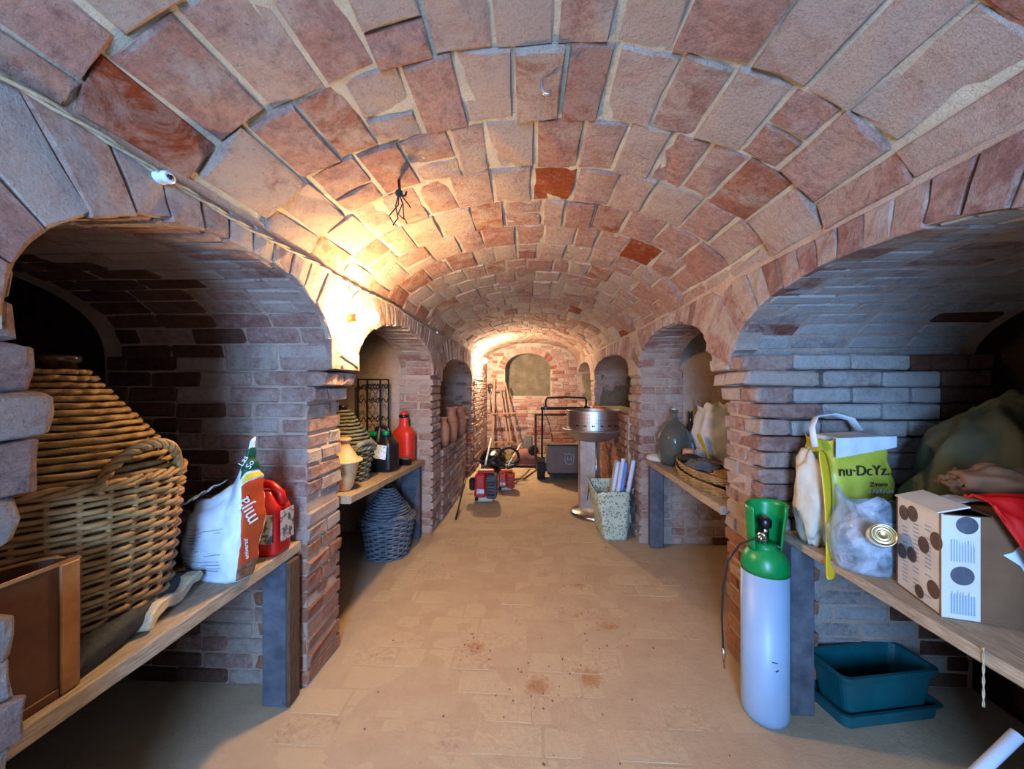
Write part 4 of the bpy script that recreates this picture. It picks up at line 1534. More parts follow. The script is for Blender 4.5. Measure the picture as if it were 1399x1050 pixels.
M['trestle_wood'] = plain('trestle_wood', lin(178, 134, 104), lin(140, 100, 76), 9, 0.85, bump=0.2, stretch=(8, 8, 1))
t = thing('wooden_trestle', 'weathered wooden trestle frame leaning in the far left corner', 'trestle', (0, 0, 0))
bar((-.755, 7.42, 0), (-.76, 7.90, 1.56), .040, .028, M['trestle_wood'], t, 'post')
bar((-.40, 7.40, 0), (-.64, 7.90, 1.34), .034, .026, M['trestle_wood'], t, 'post')
bar((-.345, 7.46, 0), (-.575, 7.92, 1.34), .034, .026, M['trestle_wood'], t, 'post')
bar((-.19, 7.42, 0), (-.54, 7.91, 1.47), .036, .026, M['trestle_wood'], t, 'post')
bar((-.80, 7.63, .84), (-.26, 7.63, .865), .03, .03, M['trestle_wood'], t, 'rung')
bar((-.74, 7.48, .30), (-.36, 7.48, .31), .03, .05, M['trestle_wood'], t, 'rung')
bar((-.78, 7.87, 1.31), (-.55, 7.87, 1.32), .026, .03, M['trestle_wood'], t, 'rung')
bar((-.70, 7.66, 1.0), (-.62, 7.52, .52), .02, .02, M['dark_wood'], t, 'brace')

t = thing('loppers', 'long-handled loppers hanging on the end wall beside the trestle', 'loppers', (-.855, 7.93, 1.32))
MB().tube([(-.035, 0, .06), (-.03, -.01, .0), (.0, -.01, -.10), (.03, -.01, -.42)], .010, 8).obj('handle', M['rubber'], t)
MB().tube([(.045, 0, .06), (.035, -.014, .0), (.0, -.02, -.10), (.015, -.014, -.42)], .010, 8).obj('handle', M['dull_steel'], t)
MB().tube([(-.04 + .045 * 1 + .045 * math.cos(a), -.01, .085 + .04 * math.sin(a)) for a in [2 * PI * i / 20 for i in range(20)]], .009, 6, closed=True).obj('blade_hook', M['black_iron'], t)
MB().box((.0, -.02, -.02), (.05, .02, .05), bev=.008).obj('pivot', M['black_iron'], t)


def trimmer(label, loc, sz, red, side, shaft_end, rz=0.0, shaft_mat='white_tube', r=.013):
    t = thing('brush_cutter', label, 'trimmer', loc, rz, 'brush cutters on the floor')
    sx, sy, sz_ = sz
    MB().box((-sx * .22, 0, sz_ * .56), (sx * .52, sy, sz_ * .80), bev=sx * .10, taper=.86).obj('engine_cover', red, t)
    MB().box((sx * .26, -.01, sz_ * .52), (sx * .44, sy * .94, sz_ * .74), bev=sx * .07).obj('starter_housing', side, t)
    for k in range(5):
        MB().box((sx * .26, -sy * .48 - .012, sz_ * (.30 + .1 * k)), (sx * .30, .006, sz_ * .035)).obj('cooling_slot', M['black_plastic'], t)
    MB().box((-.02, -.005, sz_ * .13), (sx * .82, sy * .86, sz_ * .20), bev=sx * .08).obj('fuel_tank', M['cream'], t)
    MB().lathe([(0, 0), (.022, 0), (.022, .02), (0, .02)], 12, c=(-sx * .36, -sy * .43, sz_ * .15), rot=(PI / 2, 0, 0)).obj('fuel_cap', M['black_plastic'], t)
    MB().box((-sx * .20, -sy * .5 - .004, sz_ * .40), (sx * .32, .006, sz_ * .14), bev=.002).obj('label_plate', M['white_label'], t)
    MB().box((0, 0, sz_ * .985), (sx * .7, sy * .5, sz_ * .10), bev=sx * .04).obj('top_guard', M['orange_paint'], t)
    c = V(loc)
    e = Matrix.Rotation(-rz, 3, 'Z') @ (V(shaft_end) - c)
    st = V((-sx * .18, sy * .45, sz_ * .80))
    MB().tube([st, st.lerp(e, .5), e], r, 10).obj('shaft', M[shaft_mat], t)
    g = st.lerp(e, .30)
    MB().tube([g + V((-.17, 0, .05)), g + V((-.16, 0, .0)), g + V((-.05, 0, .0)), g + V((.07, 0, .0)), g + V((.14, .02, .06))], .011, 8).obj('loop_handle', M['rubber'], t)
    MB().box(st.lerp(e, .16), (.04, .12, .045), bev=.01).obj('grip', M['rubber'], t)
    return t


t1 = trimmer('nearest red and grey brush cutter engine lying on the floor by the left wall', (-.55, 4.66, 0), (.28, .24, .37), M['red_paint'], M['slate'], (-.69, 6.55, .50))
MB().box((-.165, .0, .21), (.075, .10, .15), bev=.02).obj('air_filter', M['black_plastic'], t1)
t2 = trimmer('second brush cutter, all orange, behind the red and grey one', (-.335, 5.18, 0), (.23, .20, .26), M['orange_paint'], M['orange_paint'], (-.19, 6.52, .40), shaft_mat='cream', r=.016)
o = MB().tube([(-.79, 3.97, .012), (-.79, 4.15, .08), (-.80, 4.5, .22), (-.80, 4.62, .27)], [.009, .009, .013, .016], 8).obj('cutter_rod', M['black_iron'])
mark(o, 'thin black metal rod propped between the floor and the left parapet', 'rod')
o = MB().tube([(-.12, 5.75, .010), (.09, 6.40, .010)], .011, 8).obj('cutter_rod', M['dark_wood'])
mark(o, 'thin dark stick lying on the floor left of the lawnmower', 'stick')

t = thing('hedge_machine', 'low black garden machine behind the two brush cutters', 'machine', (-.62, 6.25, 0), math.radians(6))
MB().grid(lump(0, 0, .20, .22, .26, .17, .12, seed=5, zmin=.04), 30, 18, wrap=True).obj('black_housing', M['black_plastic'], t)
MB().box((.02, -.06, .12), (.34, .30, .06), bev=.02).obj('skirt', M['grey_board'], t)
for x in (-.18, .18):
    for y in (-.17, .17):
        MB().lathe([(0, -.02), (.05, -.02), (.06, -.012), (.06, .012), (.05, .02), (0, .02)], 18, c=(x, y, .06), rot=(0, PI / 2, 0)).obj('wheel', M['rubber'], t)
MB().tube([(-.14, -.1, .3), (-.10, -.24, .42), (.10, -.24, .42), (.14, -.1, .3)], .012, 8).obj('carry_handle', M['rubber'], t)
t = thing('guide_wheel', 'black ring wheel with a pale hub and white tag among the tools', 'wheel', (-.345, 5.90, .0))
MB().tube([(.15 * math.cos(a), .05 * math.sin(a) * .3, .30 + .15 * math.sin(a)) for a in [2 * PI * i / 36 for i in range(36)]], .020, 8, closed=True).obj('tyre', M['rubber'], t)
MB().lathe([(0, -.02), (.05, -.02), (.055, 0), (.05, .02), (0, .02)], 18, c=(0, 0, .31), rot=(PI / 2, 0, 0)).obj('hub', M['yellow_print'], t)
for k in range(4):
    a = PI / 4 + k * PI / 2
    MB().tube([(.04 * math.cos(a), 0, .31 + .04 * math.sin(a)), (.145 * math.cos(a), 0, .30 + .145 * math.sin(a))], .007, 6).obj('spoke', M['black_iron'], t)
MB().box((.02, -.06, .225), (.12, .004, .06), rot=(-.7, 0, .1)).obj('white_tag', M['white_ink'], t)
MB().tube([(-.02, .03, .0), (-.02, .01, .15), (0, .0, .30)], .012, 8).obj('stand', M['cream'], t)

t = thing('tiller', 'small rusty red garden tiller with a black wheel near the end wall', 'tiller', (-.10, 6.75, 0))
mb = MB()
mb.grid(lambda u, v: ((-.26 + .52 * u), -.16 + .32 * v, .05 + .25 * max(0, math.sin(PI * u)) ** .6 * max(0, math.sin(PI * v)) ** .35), 24, 14)
solid(mb.obj('guard_shell', M['rust_red'], t), .006)
MB().box((0, 0, .045), (.54, .34, .02), bev=.005).obj('base_plate', M['rust_red'], t)
MB().lathe([(0, -.035), (.07, -.035), (.09, -.02), (.09, .02), (.07, .035), (0, .035)], 20, c=(.13, -.16, .30), rot=(PI / 2.2, 0, .5)).obj('wheel', M['rubber'], t)
for x in (-.2, .2):
    MB().lathe([(0, -.02), (.04, -.02), (.045, 0), (.04, .02), (0, .02)], 14, c=(x, 0, .045), rot=(0, PI / 2, 0)).obj('roller', M['black_iron'], t)
o = MB().box((-.06, 7.25, .24), (.17, .03, .475), rot=(-.10, 0, .05), bev=.03).obj('leaning_board', M['grey_board'])
mark(o, 'grey rounded board standing upright behind the red tiller', 'board')

# ------------------------------------------------------------------ lawnmower
t = thing('lawnmower', 'push lawnmower with a grey fabric grass bag, seen from behind', 'lawnmower', (.46, 5.80, 0))
for x in (-.315, .315):
    wl = MB().lathe([(0, -.03), (.10, -.03), (.145, -.028), (.158, -.018), (.158, .018), (.145, .028), (.10, .03), (0, .03)], 26, c=(x, .02, .158), rot=Matrix.Rotation(PI / 2, 3, 'Y') @ Matrix.Diagonal((1, 1, 2.0))).obj('rear_wheel', M['rubber'], t)
    mb = MB()
    for i in range(22):
        a = 2 * PI * i / 22
        mb.box((x, .02 + .158 * math.cos(a), .158 + .158 * math.sin(a)), (.115, .022, .014), rot=(a + PI / 2, 0, 0))
    mb.obj('tread', M['rubber'], wl)
    MB().lathe([(0, -.063), (.06, -.063), (.06, .063), (0, .063)], 18, c=(x, .02, .158), rot=(0, PI / 2, 0)).obj('wheel_hub', M['grey_board'], wl)
    MB().lathe([(0, -.025), (.07, -.025), (.085, 0), (.07, .025), (0, .025)], 20, c=(x * .95, .58, .085), rot=(0, PI / 2, 0)).obj('front_wheel', M['rubber'], t)
MB().box((0, .30, .17), (.54, .66, .14), bev=.05).obj('deck', M['slate'], t)
MB().lathe([(0, .24), (.17, .24), (.17, .33), (.13, .37), (0, .38)], 24, c=(0, .34, 0)).obj('engine', M['black_plastic'], t)
def gb(u, v):
    a = 2 * PI * u
    ca, sa = math.cos(a), math.sin(a)
    e = .22
    k = .94 + .06 * math.sin(PI * v)
    sag = .012 * noise.noise(V((ca * 3, sa * 3, v * 4)))
    return (.245 * k * math.copysign(abs(ca) ** e, ca) + sag, -.13 + .17 * k * math.copysign(abs(sa) ** e, sa) + sag - .03 * math.sin(PI * v), .155 + .40 * v + .012 * math.cos(a * 2) * v)
mb = MB(); mb.grid(gb, 44, 14, wrap=True)
mb.f.append(tuple(range(44))[::-1]); mb.mi.append(0); mb.sm.append(False)
mb.f.append(tuple(14 * 44 + i for i in range(44))); mb.mi.append(0); mb.sm.append(False)
bag = mb.obj('grass_bag', M['grey_fabric'], t)
MB().tube([(-.24, -.29, .553), (0, -.315, .556), (.24, -.29, .553)], .009, 6).obj('bag_piping', M['black_plastic'], bag)
MB().box((0, -.135, .150), (.46, .30, .03), bev=.012).obj('bag_bottom', M['black_plastic'], bag)
# emblem: an H in a shield under a crown
yb_ = -.336
def strip(pts, w_, name='emblem'):
    o = MB()
    o.tube([(x, yb_ + .0, z) for x, z in pts], w_, 6, flat=.4)
    return o
mb = MB()
cx, cz = .075, .365
sh_ = [(cx - .062, cz + .055), (cx - .062, cz - .01), (cx - .052, cz - .045), (cx - .028, cz - .066), (cx, cz - .072), (cx + .028, cz - .066), (cx + .052, cz - .045), (cx + .062, cz - .01), (cx + .062, cz + .055)]
mb.tube([(x, yb_ - .002, z) for x, z in sh_], .0065, 6)
cr_ = [(cx - .062, cz + .055), (cx - .066, cz + .092), (cx - .036, cz + .062), (cx - .012, cz + .068), (cx, cz + .100), (cx + .012, cz + .068), (cx + .036, cz + .062), (cx + .066, cz + .092), (cx + .062, cz + .055)]
mb.tube([(x, yb_ - .002, z) for x, z in cr_], .0055, 6)
for p, q in (((cx - .026, cz + .034), (cx - .026, cz - .036)), ((cx + .026, cz + .034), (cx + .026, cz - .036)), ((cx - .026, cz), (cx + .026, cz))):
    mb.tube([(p[0], yb_ - .002, p[1]), (q[0], yb_ - .002, q[1])], .008, 6)
mb.obj('emblem', M['silver_print'], bag)
for x in (-.30, .30):
    MB().tube([(x, .06, .24), (x, -.10, .60), (x * 1.02, -.36, 1.08)], .014, 8).obj('handle_tube', M['black_iron'], t)
MB().tube([(-.33, -.36, 1.085), (.36, -.36, 1.085)], .021, 10).obj('handlebar', M['rubber'], t)
MB().tube([(-.26, -.38, 1.095), (-.26, -.42, 1.20), (-.24, -.43, 1.235), (0, -.43, 1.245), (.28, -.43, 1.235), (.30, -.42, 1.20), (.30, -.38, 1.095)], .014, 8).obj('brake_bail', M['black_iron'], t)
MB().box((.02, -.43, 1.247), (.09, .03, .024), bev=.006).obj('bail_grip', M['rubber'], t)
for x in (-.26, .30):
    MB().box((x, -.37, 1.10), (.05, .05, .05), bev=.01).obj('clamp', M['black_plastic'], t)
MB().tube([(-.24, -.33, 1.0), (.2, -.33, 1.0)], .008, 8).obj('cross_brace', M['black_iron'], t)
MB().tube([(-.28, -.33, 1.05), (-.2, -.2, .85), (-.12, .1, .5), (-.1, .3, .37)], .006, 6).obj('control_cable', M['rubber'], t)

t = thing('mesh_screen', 'dark framed wire screen standing behind the lawnmower', 'screen', (.47, 6.52, 0))
for x in (-.40, .40):
    MB().box((x, 0, .465), (.035, .03, .93), bev=.004).obj('frame_post', M['dark_wood'], t)
for z in (.02, .915):
    MB().box((0, 0, z), (.77, .03, .035), bev=.004).obj('frame_rail', M['dark_wood'], t)
mb = MB()
for i in range(32):
    mb.tube([(-.38 + .76 * i / 31, 0, .03), (-.38 + .76 * i / 31, 0, .90)], .002, 4)
for i in range(14):
    mb.tube([(-.38, 0, .06 + i * .065), (.38, 0, .06 + i * .065)], .002, 4)
mark(mb.obj('wire_mesh', M['black_iron'], t), kind='stuff')

# ------------------------------------------------------------------ pedestal barbecue
t = thing('pedestal_barbecue', 'stainless steel pedestal barbecue with a round fire bowl', 'barbecue', (.68, 4.27, 0))
MB().lathe([(0, 0), (.255, 0), (.262, .012), (.24, .035), (.17, .062), (.10, .075), (0, .078)], 40).obj('foot', M['chrome'], t)
mb = MB()
mb.prism([(-.155, -.05, .06), (.0, -.105, .06), (.055, -.085, .06), (.055, .09, .06), (-.155, .09, .06)], (0, 0, .79))
o = mb.obj('column', M['dull_steel'], t)
o.modifiers.new('b', 'BEVEL').width = .006
MB().tube([(.012, -.112, .075), (.012, -.112, .85)], .010, 8).obj('column_trim', M['chrome'], t)
MB().lathe([(0, .80), (.16, .805), (.26, .845), (.325, .915), (.338, .928), (.335, .938), (.318, .932), (.25, .865), (.15, .83), (0, .825)], 48).obj('fire_bowl', M['dull_steel'], t)
MB().lathe([(.288, .915), (.290, 1.135), (.284, 1.140), (.280, 1.135), (.279, .915)], 72, smooth=False).obj('wind_ring', M['steel'], t)
for k in range(6):
    a = -PI / 2 + (k - 2.5) * .30
    for dx in (-.03, .03):
        aa = a + dx
        MB().lathe([(0, 0), (.008, 0), (.008, .003), (0, .003)], 8, c=(.2905 * math.cos(aa), .2905 * math.sin(aa), .985), rot=Matrix.Rotation(aa, 3, 'Z') @ Matrix.Rotation(PI / 2, 3, 'Y')).obj('vent_hole', M['black_iron'], t)
MB().tube([(.285, -.10, 1.05), (.345, -.12, 1.05)], .008, 8).obj('handle_rod', M['steel'], t)
MB().tube([(.34, -.12, 1.05), (.43, -.135, 1.05)], .013, 10).obj('black_grip', M['black_plastic'], t)
mb = MB()
for i in range(15):
    x = -.25 + .50 * i / 14
    h_ = math.sqrt(max(0, .272 ** 2 - x * x))
    mb.tube([(x, -h_, 1.10), (x, h_, 1.10)], .004, 5)
mb.obj('grill_grate', M['black_iron'], t)

# ------------------------------------------------------------------ floral shopping bag with tubes
t = thing('floral_bag', 'glossy floral shopping bag on the floor in front of the barbecue column', 'bag', (.755, 3.72, 0), math.radians(3))
def fbag(u, v):
    a = 2 * PI * u
    ca, sa = math.cos(a), math.sin(a)
    e = .25
    x = .145 * math.copysign(abs(ca) ** e, ca)
    y = .235 * math.copysign(abs(sa) ** e, sa)
    k = .72 + .36 * v ** .8
    gus = 1 - .12 * math.sin(PI * v) * max(0, 1 - abs(x) / .06) * (abs(sa) > .5)
    n_ = .014 * noise.noise(V((x * 12, y * 9, v * 5)))
    top = .44 + .03 * (y > 0) + .012 * math.sin(a * 3)
    return (x * k + n_ - .03 * v, y * (.84 + .2 * v) * gus + n_, top * v)
mb = MB(); mb.grid(fbag, 56, 20, wrap=True)
solid(mb.obj('bag_body', M['floral_print'], t), .003)
mb = MB(); mb.grid(lambda u, v: (-.105 + .21 * u, -.195 + .39 * v, .004), 2, 2)
mb.obj('bag_base', M['cream'], t)
MB().tube([(-.168, .10, .41), (-.19, .11, .34), (-.195, .13, .27), (-.18, .15, .36), (-.165, .16, .44)], .006, 6, flat=.4).obj('carry_strap', M['green_print'], t)
MB().tube([(-.168, -.02, .41), (-.178, -.01, .46), (-.16, .02, .40)], .006, 6, flat=.4).obj('carry_strap', M['green_print'], t)
for k, (x0, y0, x1, y1, z1, mt, lab) in enumerate([(-.06, -.10, .045, -.13, .70, 'white_tube', 'leftmost white paper tube standing in the floral bag'), (-.02, -.13, .085, -.16, .735, 'white_tube', 'tallest white paper tube, second from the left in the floral bag'), (.02, -.085, .125, -.10, .685, 'blue_tube', 'pale blue paper tube in the floral bag'), (.062, -.13, .178, -.16, .72, 'white_tube', 'rightmost white paper tube standing in the floral bag'), (-.04, .02, .06, .0, .69, 'cream', 'cream paper tube behind the other tubes in the floral bag')]):
    c = V((.755, 3.72, 0))
    a, b = V((x0, y0, .03)), V((x1, y1, z1))
    ax = (b - a).normalized()
    o = MB()
    o.tube([a, b], .0205, 14, cap=False)
    o.tube([b, a + ax * .01], .0165, 14, cap=False)
    o.tube([b, b + ax * .002], [.0205, .0165], 14, cap=False)
    mark(o.obj('paper_tube', M[mt], None, c), lab, 'tube', 'paper tubes in the floral bag')

# ------------------------------------------------------------------ second right arch shelf
t = thing('glass_demijohn', 'round green glass demijohn with a narrow neck on the second right shelf', 'demijohn', (1.165, 3.20, ZR2))
gp = [(0, .002), (.09, .004), (.118, .05), (.128, .14), (.132, .20), (.124, .245), (.098, .295), (.058, .34), (.032, .372), (.024, .40), (.024, .425), (.034, .43), (.034, .445), (.026, .448)]
MB().lathe(gp + [(.018, .446), (.018, .40), (.052, .34), (.092, .295), (.118, .245), (.126, .20), (.122, .14), (.108, .05), (.08, .012), (0, .010)], 36).obj('glass_body', M['green_glass'], t)
MB().lathe([(0, .425), (.018, .425), (.02, .46), (0, .462)], 14).obj('stopper', M['cream'], t)
t = thing('dark_bottle', 'dark brown glass bottle standing behind the glass demijohn', 'bottle', (1.335, 3.30, ZR2))
MB().lathe([(0, 0), (.045, 0), (.05, .01), (.05, .24), (.04, .29), (.018, .335), (.016, .41), (.02, .415), (.02, .43), (0, .43)], 24).obj('bottle_glass', M['brown_glass'], t)
MB().lathe([(.0505, .08), (.0515, .08), (.0515, .18), (.0505, .18)], 24).obj('bottle_label', M['paper'], t)
t = thing('clay_candle_pot', 'small brick-red candle pot in front of the glass demijohn', 'pot', (1.185, 2.965, ZR2))
MB().lathe([(0, 0), (.038, 0), (.042, .01), (.042, .165), (.036, .17), (.03, .16), (0, .155)], 22).obj('pot_body', M['terracotta'], t)
t = thing('white_carton', 'small white carton beside the brick-red candle pot', 'carton', (1.285, 3.02, ZR2), .3)
MB().box((0, 0, .075), (.075, .06, .15), bev=.004).obj('carton_body', M['white_card'], t)
MB().box((0, 0, .153), (.03, .03, .008), bev=.002).obj('carton_cap', M['cream'], t)
t = thing('stone_slab', 'whitish round stone piece at the far end of the second right shelf', 'stone', (1.085, 3.375, ZR2))
MB().lathe([(0, 0), (.085, .002), (.095, .02), (.088, .042), (.06, .056), (0, .062)], 20, wob=.25).obj('slab', M['cream'], t)


def tray(label, loc, rx, ry, h, rz=0.0, tilt=0.0):
    t = thing('wicker_tray', label, 'tray', loc, rz, 'flat wicker trays on the second right shelf')
    t.rotation_euler = (tilt, 0, rz)
    for k in range(6):
        mb = MB()
        pts = []
        for i in range(120):
            a = 2 * PI * i / 120
            q = .90 + .10 * k / 5
            w_ = .004 * math.cos(30 * a + PI * k)
            pts.append(((rx * q + w_) * math.cos(a), (ry * q + w_) * math.sin(a), .006 + h * k / 5))
        mb.tube(pts, .0055, 5, closed=True)
        mb.obj('wicker_strand' if k < 5 else 'tray_rim', M['wicker'], t)
    mb = MB()
    for i in range(60):
        a = 2 * PI * i / 60
        mb.tube([(rx * .90 * math.cos(a), ry * .90 * math.sin(a), .004), (rx * 1.0 * math.cos(a), ry * 1.0 * math.sin(a), h + .008)], .0032, 5)
    mark(mb.obj('tray_stakes', M['wicker'], t), kind='stuff')
    mb = MB()
    for i in range(15):
        x = rx * .88 * (-1 + 2 * (i + .5) / 15)
        y = ry * .88 * math.sqrt(max(0, 1 - (x / rx / .88) ** 2))
        mb.tube([(x, -y, .006), (x, y, .006)], .006, 5)
    for i in range(24):
        y = ry * .88 * (-1 + 2 * (i + .5) / 24)
        x = rx * .88 * math.sqrt(max(0, 1 - (y / ry / .88) ** 2))
        mb.tube([(-x, y, .009), (x, y, .009)], .0045, 5)
    mark(mb.obj('woven_base', M['wicker'], t), kind='stuff')


tray('lower flat wicker tray at the near end of the second right shelf', (1.168, 2.575, ZR2), .145, .45, .05)
tray('upper flat wicker tray holding dark cloths, stacked on another tray', (1.166, 2.60, ZR2 + .061), .135, .41, .04, tilt=.0)
mb = MB(); mb.grid(lump(1.17, 2.66, ZR2 + .105, .09, .13, .035, .5, seed=8, zmin=ZR2 + .079), 26, 16, wrap=True)
mark(mb.obj('folded_cloth', M['slate']), 'crumpled dark blue-grey cloth lying in the upper wicker tray', 'cloth')
mb = MB(); mb.grid(lump(1.16, 2.86, ZR2 + .118, .075, .10, .022, .4, seed=12, zmin=ZR2 + .0795), 26, 16, wrap=True)
mark(mb.obj('dark_pad', M['rubber']), 'flat black pad at the far end of the upper wicker tray', 'pad')
mb = MB(); mb.grid(lump(1.21, 2.42, ZR2 + .095, .08, .12, .02, .5, seed=15, zmin=ZR2 + .0795), 26, 16, wrap=True)
mark(mb.obj('straw_clump', M['straw']), 'clump of dry straw at the near end of the upper wicker tray', 'straw')


def soft_bag(name, label, cat, loc, sx, sy, h, mat, seed, pinch=.3, ex=.5, rz=0.0, amp=.02, top_noise=.05, thick=.0015, fr=9):
    t = thing(name, label, cat, loc, rz)
    def fn(u, v):
        a = 2 * PI * u
        ca, sa = math.cos(a), math.sin(a)
        x = sx * math.copysign(abs(ca) ** ex, ca)
        y = sy * math.copysign(abs(sa) ** ex, sa)
        k = (.90 + .16 * math.sin(PI * min(1, v * 1.2))) * (1 - pinch * max(0, v - .55) / .45)
        q = V((x * fr + seed, y * fr, v * h * fr))
        n1 = noise.noise(q) * amp + (0.4 - abs(noise.noise(q * 1.9))) * amp * .9
        tp = h * (1 + top_noise / h * noise.noise(V((ca * 1.5 + seed, sa * 1.5, 0))) * 2)
        return (x * k + n1 * ca, y * k + n1 * sa, max(0.0, tp * v + n1 * .5 * (v > .06)))
    mb = MB(); mb.grid(fn, 56, 28, wrap=True)
    mb.f.append(tuple(range(56))[::-1]); mb.mi.append(0); mb.sm.append(False)
    solid(mb.obj('bag_body', mat, t), thick)
    return t, fn


t, fn = soft_bag('white_sack', 'crumpled open white plastic sack at the back of the second right shelf', 'sack', (1.455, 3.12, ZR2), .135, .12, .50, M['white_sack'], 3.3, pinch=-.02, amp=.022, top_noise=.03, fr=10)
mb = MB(); mb.grid(lambda u, v: (-.10 + .2 * u, -.08 + .16 * v, .40 + .03 * noise.noise(V((u * 5, v * 5, 3)))), 12, 12)
mb.obj('sack_contents', M['cardboard'], t)
t = thing('hanging_strap', 'black and red strap hanging beside the white sack near the first right pier', 'strap', (1.585, 3.02, ZR2))
MB().box((0, 0, .25), (.03, .008, .20), rot=(0, .10, 0), bev=.002).obj('black_webbing', M['black_plastic'], t)
MB().box((-.005, 0, .085), (.028, .008, .17), rot=(0, -.06, 0), bev=.002).obj('red_webbing', M['red_plastic'], t)
o = MB().box((1.31, 2.965, ZR2 + .16), (.014, .03, .26), rot=(0, -.42, 0), bev=.003).obj('yellow_ruler', M['yellow_plastic'])
mark(o, 'yellow plastic strip leaning left of the white sack', 'strip')

# ------------------------------------------------------------------ near right shelf
t, fn = soft_bag('yellow_bag', 'yellow-green and white shopping bag holding a box, near right shelf', 'bag', (1.292, 1.655, ZR1), .135, .082, .44, M['lime_bag'], 6.1, pinch=-.02, ex=.28, amp=.012, rz=math.radians(8), top_noise=.015)
MB().box((.01, .0, .43), (.22, .13, .03), rot=(.0, -.03, 0), bev=.004).obj('white_box_top', M['white_card'], t)
mb = MB(); mb.grid(lambda u, v: (-.132 + .262 * u, -.0925 + .002 * math.sin(u * 20), .365 + .04 * u + (.078 - .035 * u) * v), 12, 4)
mb.obj('white_band', M['white_plastic'], t)
text('nu\u00b7DcYz..', .056, t, M['dark_ink'], (-.01, -.098, .315), (PI / 2, 0, math.radians(0)), sx=1.05)
text('~ Aldbruni', .026, t, M['white_ink'], (.05, -.098, .235), (PI / 2, 0, .0))
text('Zirono', .026, t, M['dark_ink'], (.045, -.098, .262), (PI / 2, 0, .0))
MB().tube([(-.16, -.03, .40), (-.155, -.01, .475), (-.11, .02, .515), (-.02, .03, .525), (.06, .03, .505), (.10, .03, .455)], .016, 8, flat=.25).obj('carry_handle', M['white_plastic'], t)
mb = MB()
rib = [(-.178, -.075, .40), (-.182, -.10, .33), (-.185, -.115, .22), (-.190, -.118, .12), (-.192, -.122, .04), (-.200, -.135, .005), (-.225, -.165, -.03), (-.25, -.19, -.05)]
vv, ff = [], []
for i, p in enumerate(rib):
    w_ = .018 + .006 * math.sin(i * 1.3)
    vv += [V(p) + V((-w_, -.004, 0)), V(p) + V((w_, .004, 0))]
for i in range(len(rib) - 1):
    ff.append((2 * i, 2 * i + 1, 2 * i + 3, 2 * i + 2))
mb.add(vv, ff, 0, True)
solid(smooth_sub(mb.obj('hanging_strap', M['yellow_plastic'], t), 2), .003)
mb = MB(); mb.grid(lump(-.155, -.01, .19, .045, .07, .185, .35, seed=21, zmin=.002), 24, 18, wrap=True)
mb.obj('bulging_side', M['cream'], t)

t, fn = soft_bag('clear_plastic_bag', 'crumpled clear plastic bag with jars and a tin, near right shelf', 'bag', (1.270, 1.43, ZR1), .175, .105, .235, M['clear_plastic'], 1.7, pinch=.12, ex=.62, amp=.024, top_noise=.03, rz=math.radians(-10), thick=.001, fr=6)
mb = MB(); mb.grid(lump(0.03, .0, .075, .105, .065, .075, .4, seed=31, zmin=.004), 28, 18, wrap=True)
mark(mb.obj('crumpled_paper', M['crumple'], t))
mb = MB(); mb.grid(lump(-.06, -.02, .11, .06, .045, .06, .5, seed=35, zmin=.004), 28, 18, wrap=True)
mb.obj('crumpled_paper', M['cream'], t)
ta = thing('food_tin', 'upturned tin with a ringed gold lid on top of the clear bag', 'tin', (1.128, 1.30, ZR1 + .16))
rm = Euler((math.radians(66), 0, math.radians(-32))).to_matrix()
MB().lathe([(0, -.05), (.048, -.05), (.05, -.045), (.05, .045), (.052, .05), (.052, .054), (.047, .054), (.046, .049), (.035, .049), (.033, .052), (.030, .049), (.022, .049), (.020, .051), (.017, .048), (0, .048)], 32, rot=rm).obj('tin_can', M['brass_tin'], ta)
MB().lathe([(.0505, -.04), (.0512, -.04), (.0512, .038), (.0505, .038)], 32, rot=rm).obj('paper_label', M['paper'], ta)
ta.scale = (.66, .66, .66)

# dotted carton
t = thing('dotted_carton', 'cream carton with brown polka dots and a torn brown side, near right shelf', 'carton', (1.142, 1.132, ZR1), math.radians(-14.5))
BX, BY, BZ = .43, .19, .288
mb = MB()
mb.box((BX / 2, BY / 2, .003), (BX, BY, .006))
mb.obj('carton_base', M['cardboard'], t)
MB().box((.004, BY / 2, BZ / 2), (.006, BY, BZ), bev=.001).obj('dotted_panel', M['white_card'], t)
MB().box((BX / 2, .004, BZ / 2), (BX, .006, BZ), bev=.001).obj('brown_panel', M['cardboard'], t)
MB().box((BX / 2, BY - .004, BZ / 2), (BX, .006, BZ), bev=.001).obj('back_panel', M['cardboard'], t)
MB().box((BX - .004, BY / 2, BZ / 2), (.006, BY, BZ), bev=.001).obj('end_panel', M['cardboard'], t)
MB().box((BX * .62, BY / 2, BZ + .003), (BX * .74, BY * .98, .005), rot=(0, .0, 0)).obj('top_flap', M['cardboard'], t)
MB().box((.030, BY / 2, BZ + .012), (.075, BY * .96, .004), rot=(0, -.30, 0)).obj('top_flap', M['white_card'], t)
MB().box((.042, .0002, BZ / 2), (.082, .003, BZ - .004)).obj('white_corner', M['white_card'], t)
def disc(mb, c, ax1, ax2, r1, r2, seg=22):
    c, ax1, ax2 = V(c), V(ax1), V(ax2)
    mb.add([c] + [c + ax1 * r1 * math.cos(2 * PI * i / seg) + ax2 * r2 * math.sin(2 * PI * i / seg) for i in range(seg)], [(0, 1 + i, 1 + (i + 1) % seg) for i in range(seg)])
for (s_, z, r_) in [(.155, .243, .022), (.115, .252, .023), (.018, .205, .024), (.068, .175, .023), (.163, .118, .022), (.118, .125, .022), (.030, .062, .024), (.086, .028, .019)]:
    mb = MB(); disc(mb, (.0002, s_, z), (0, -1, 0), (0, 0, 1), r_, r_ * 1.05)
    mb.obj('brown_dot', M['dot_brown'], t)
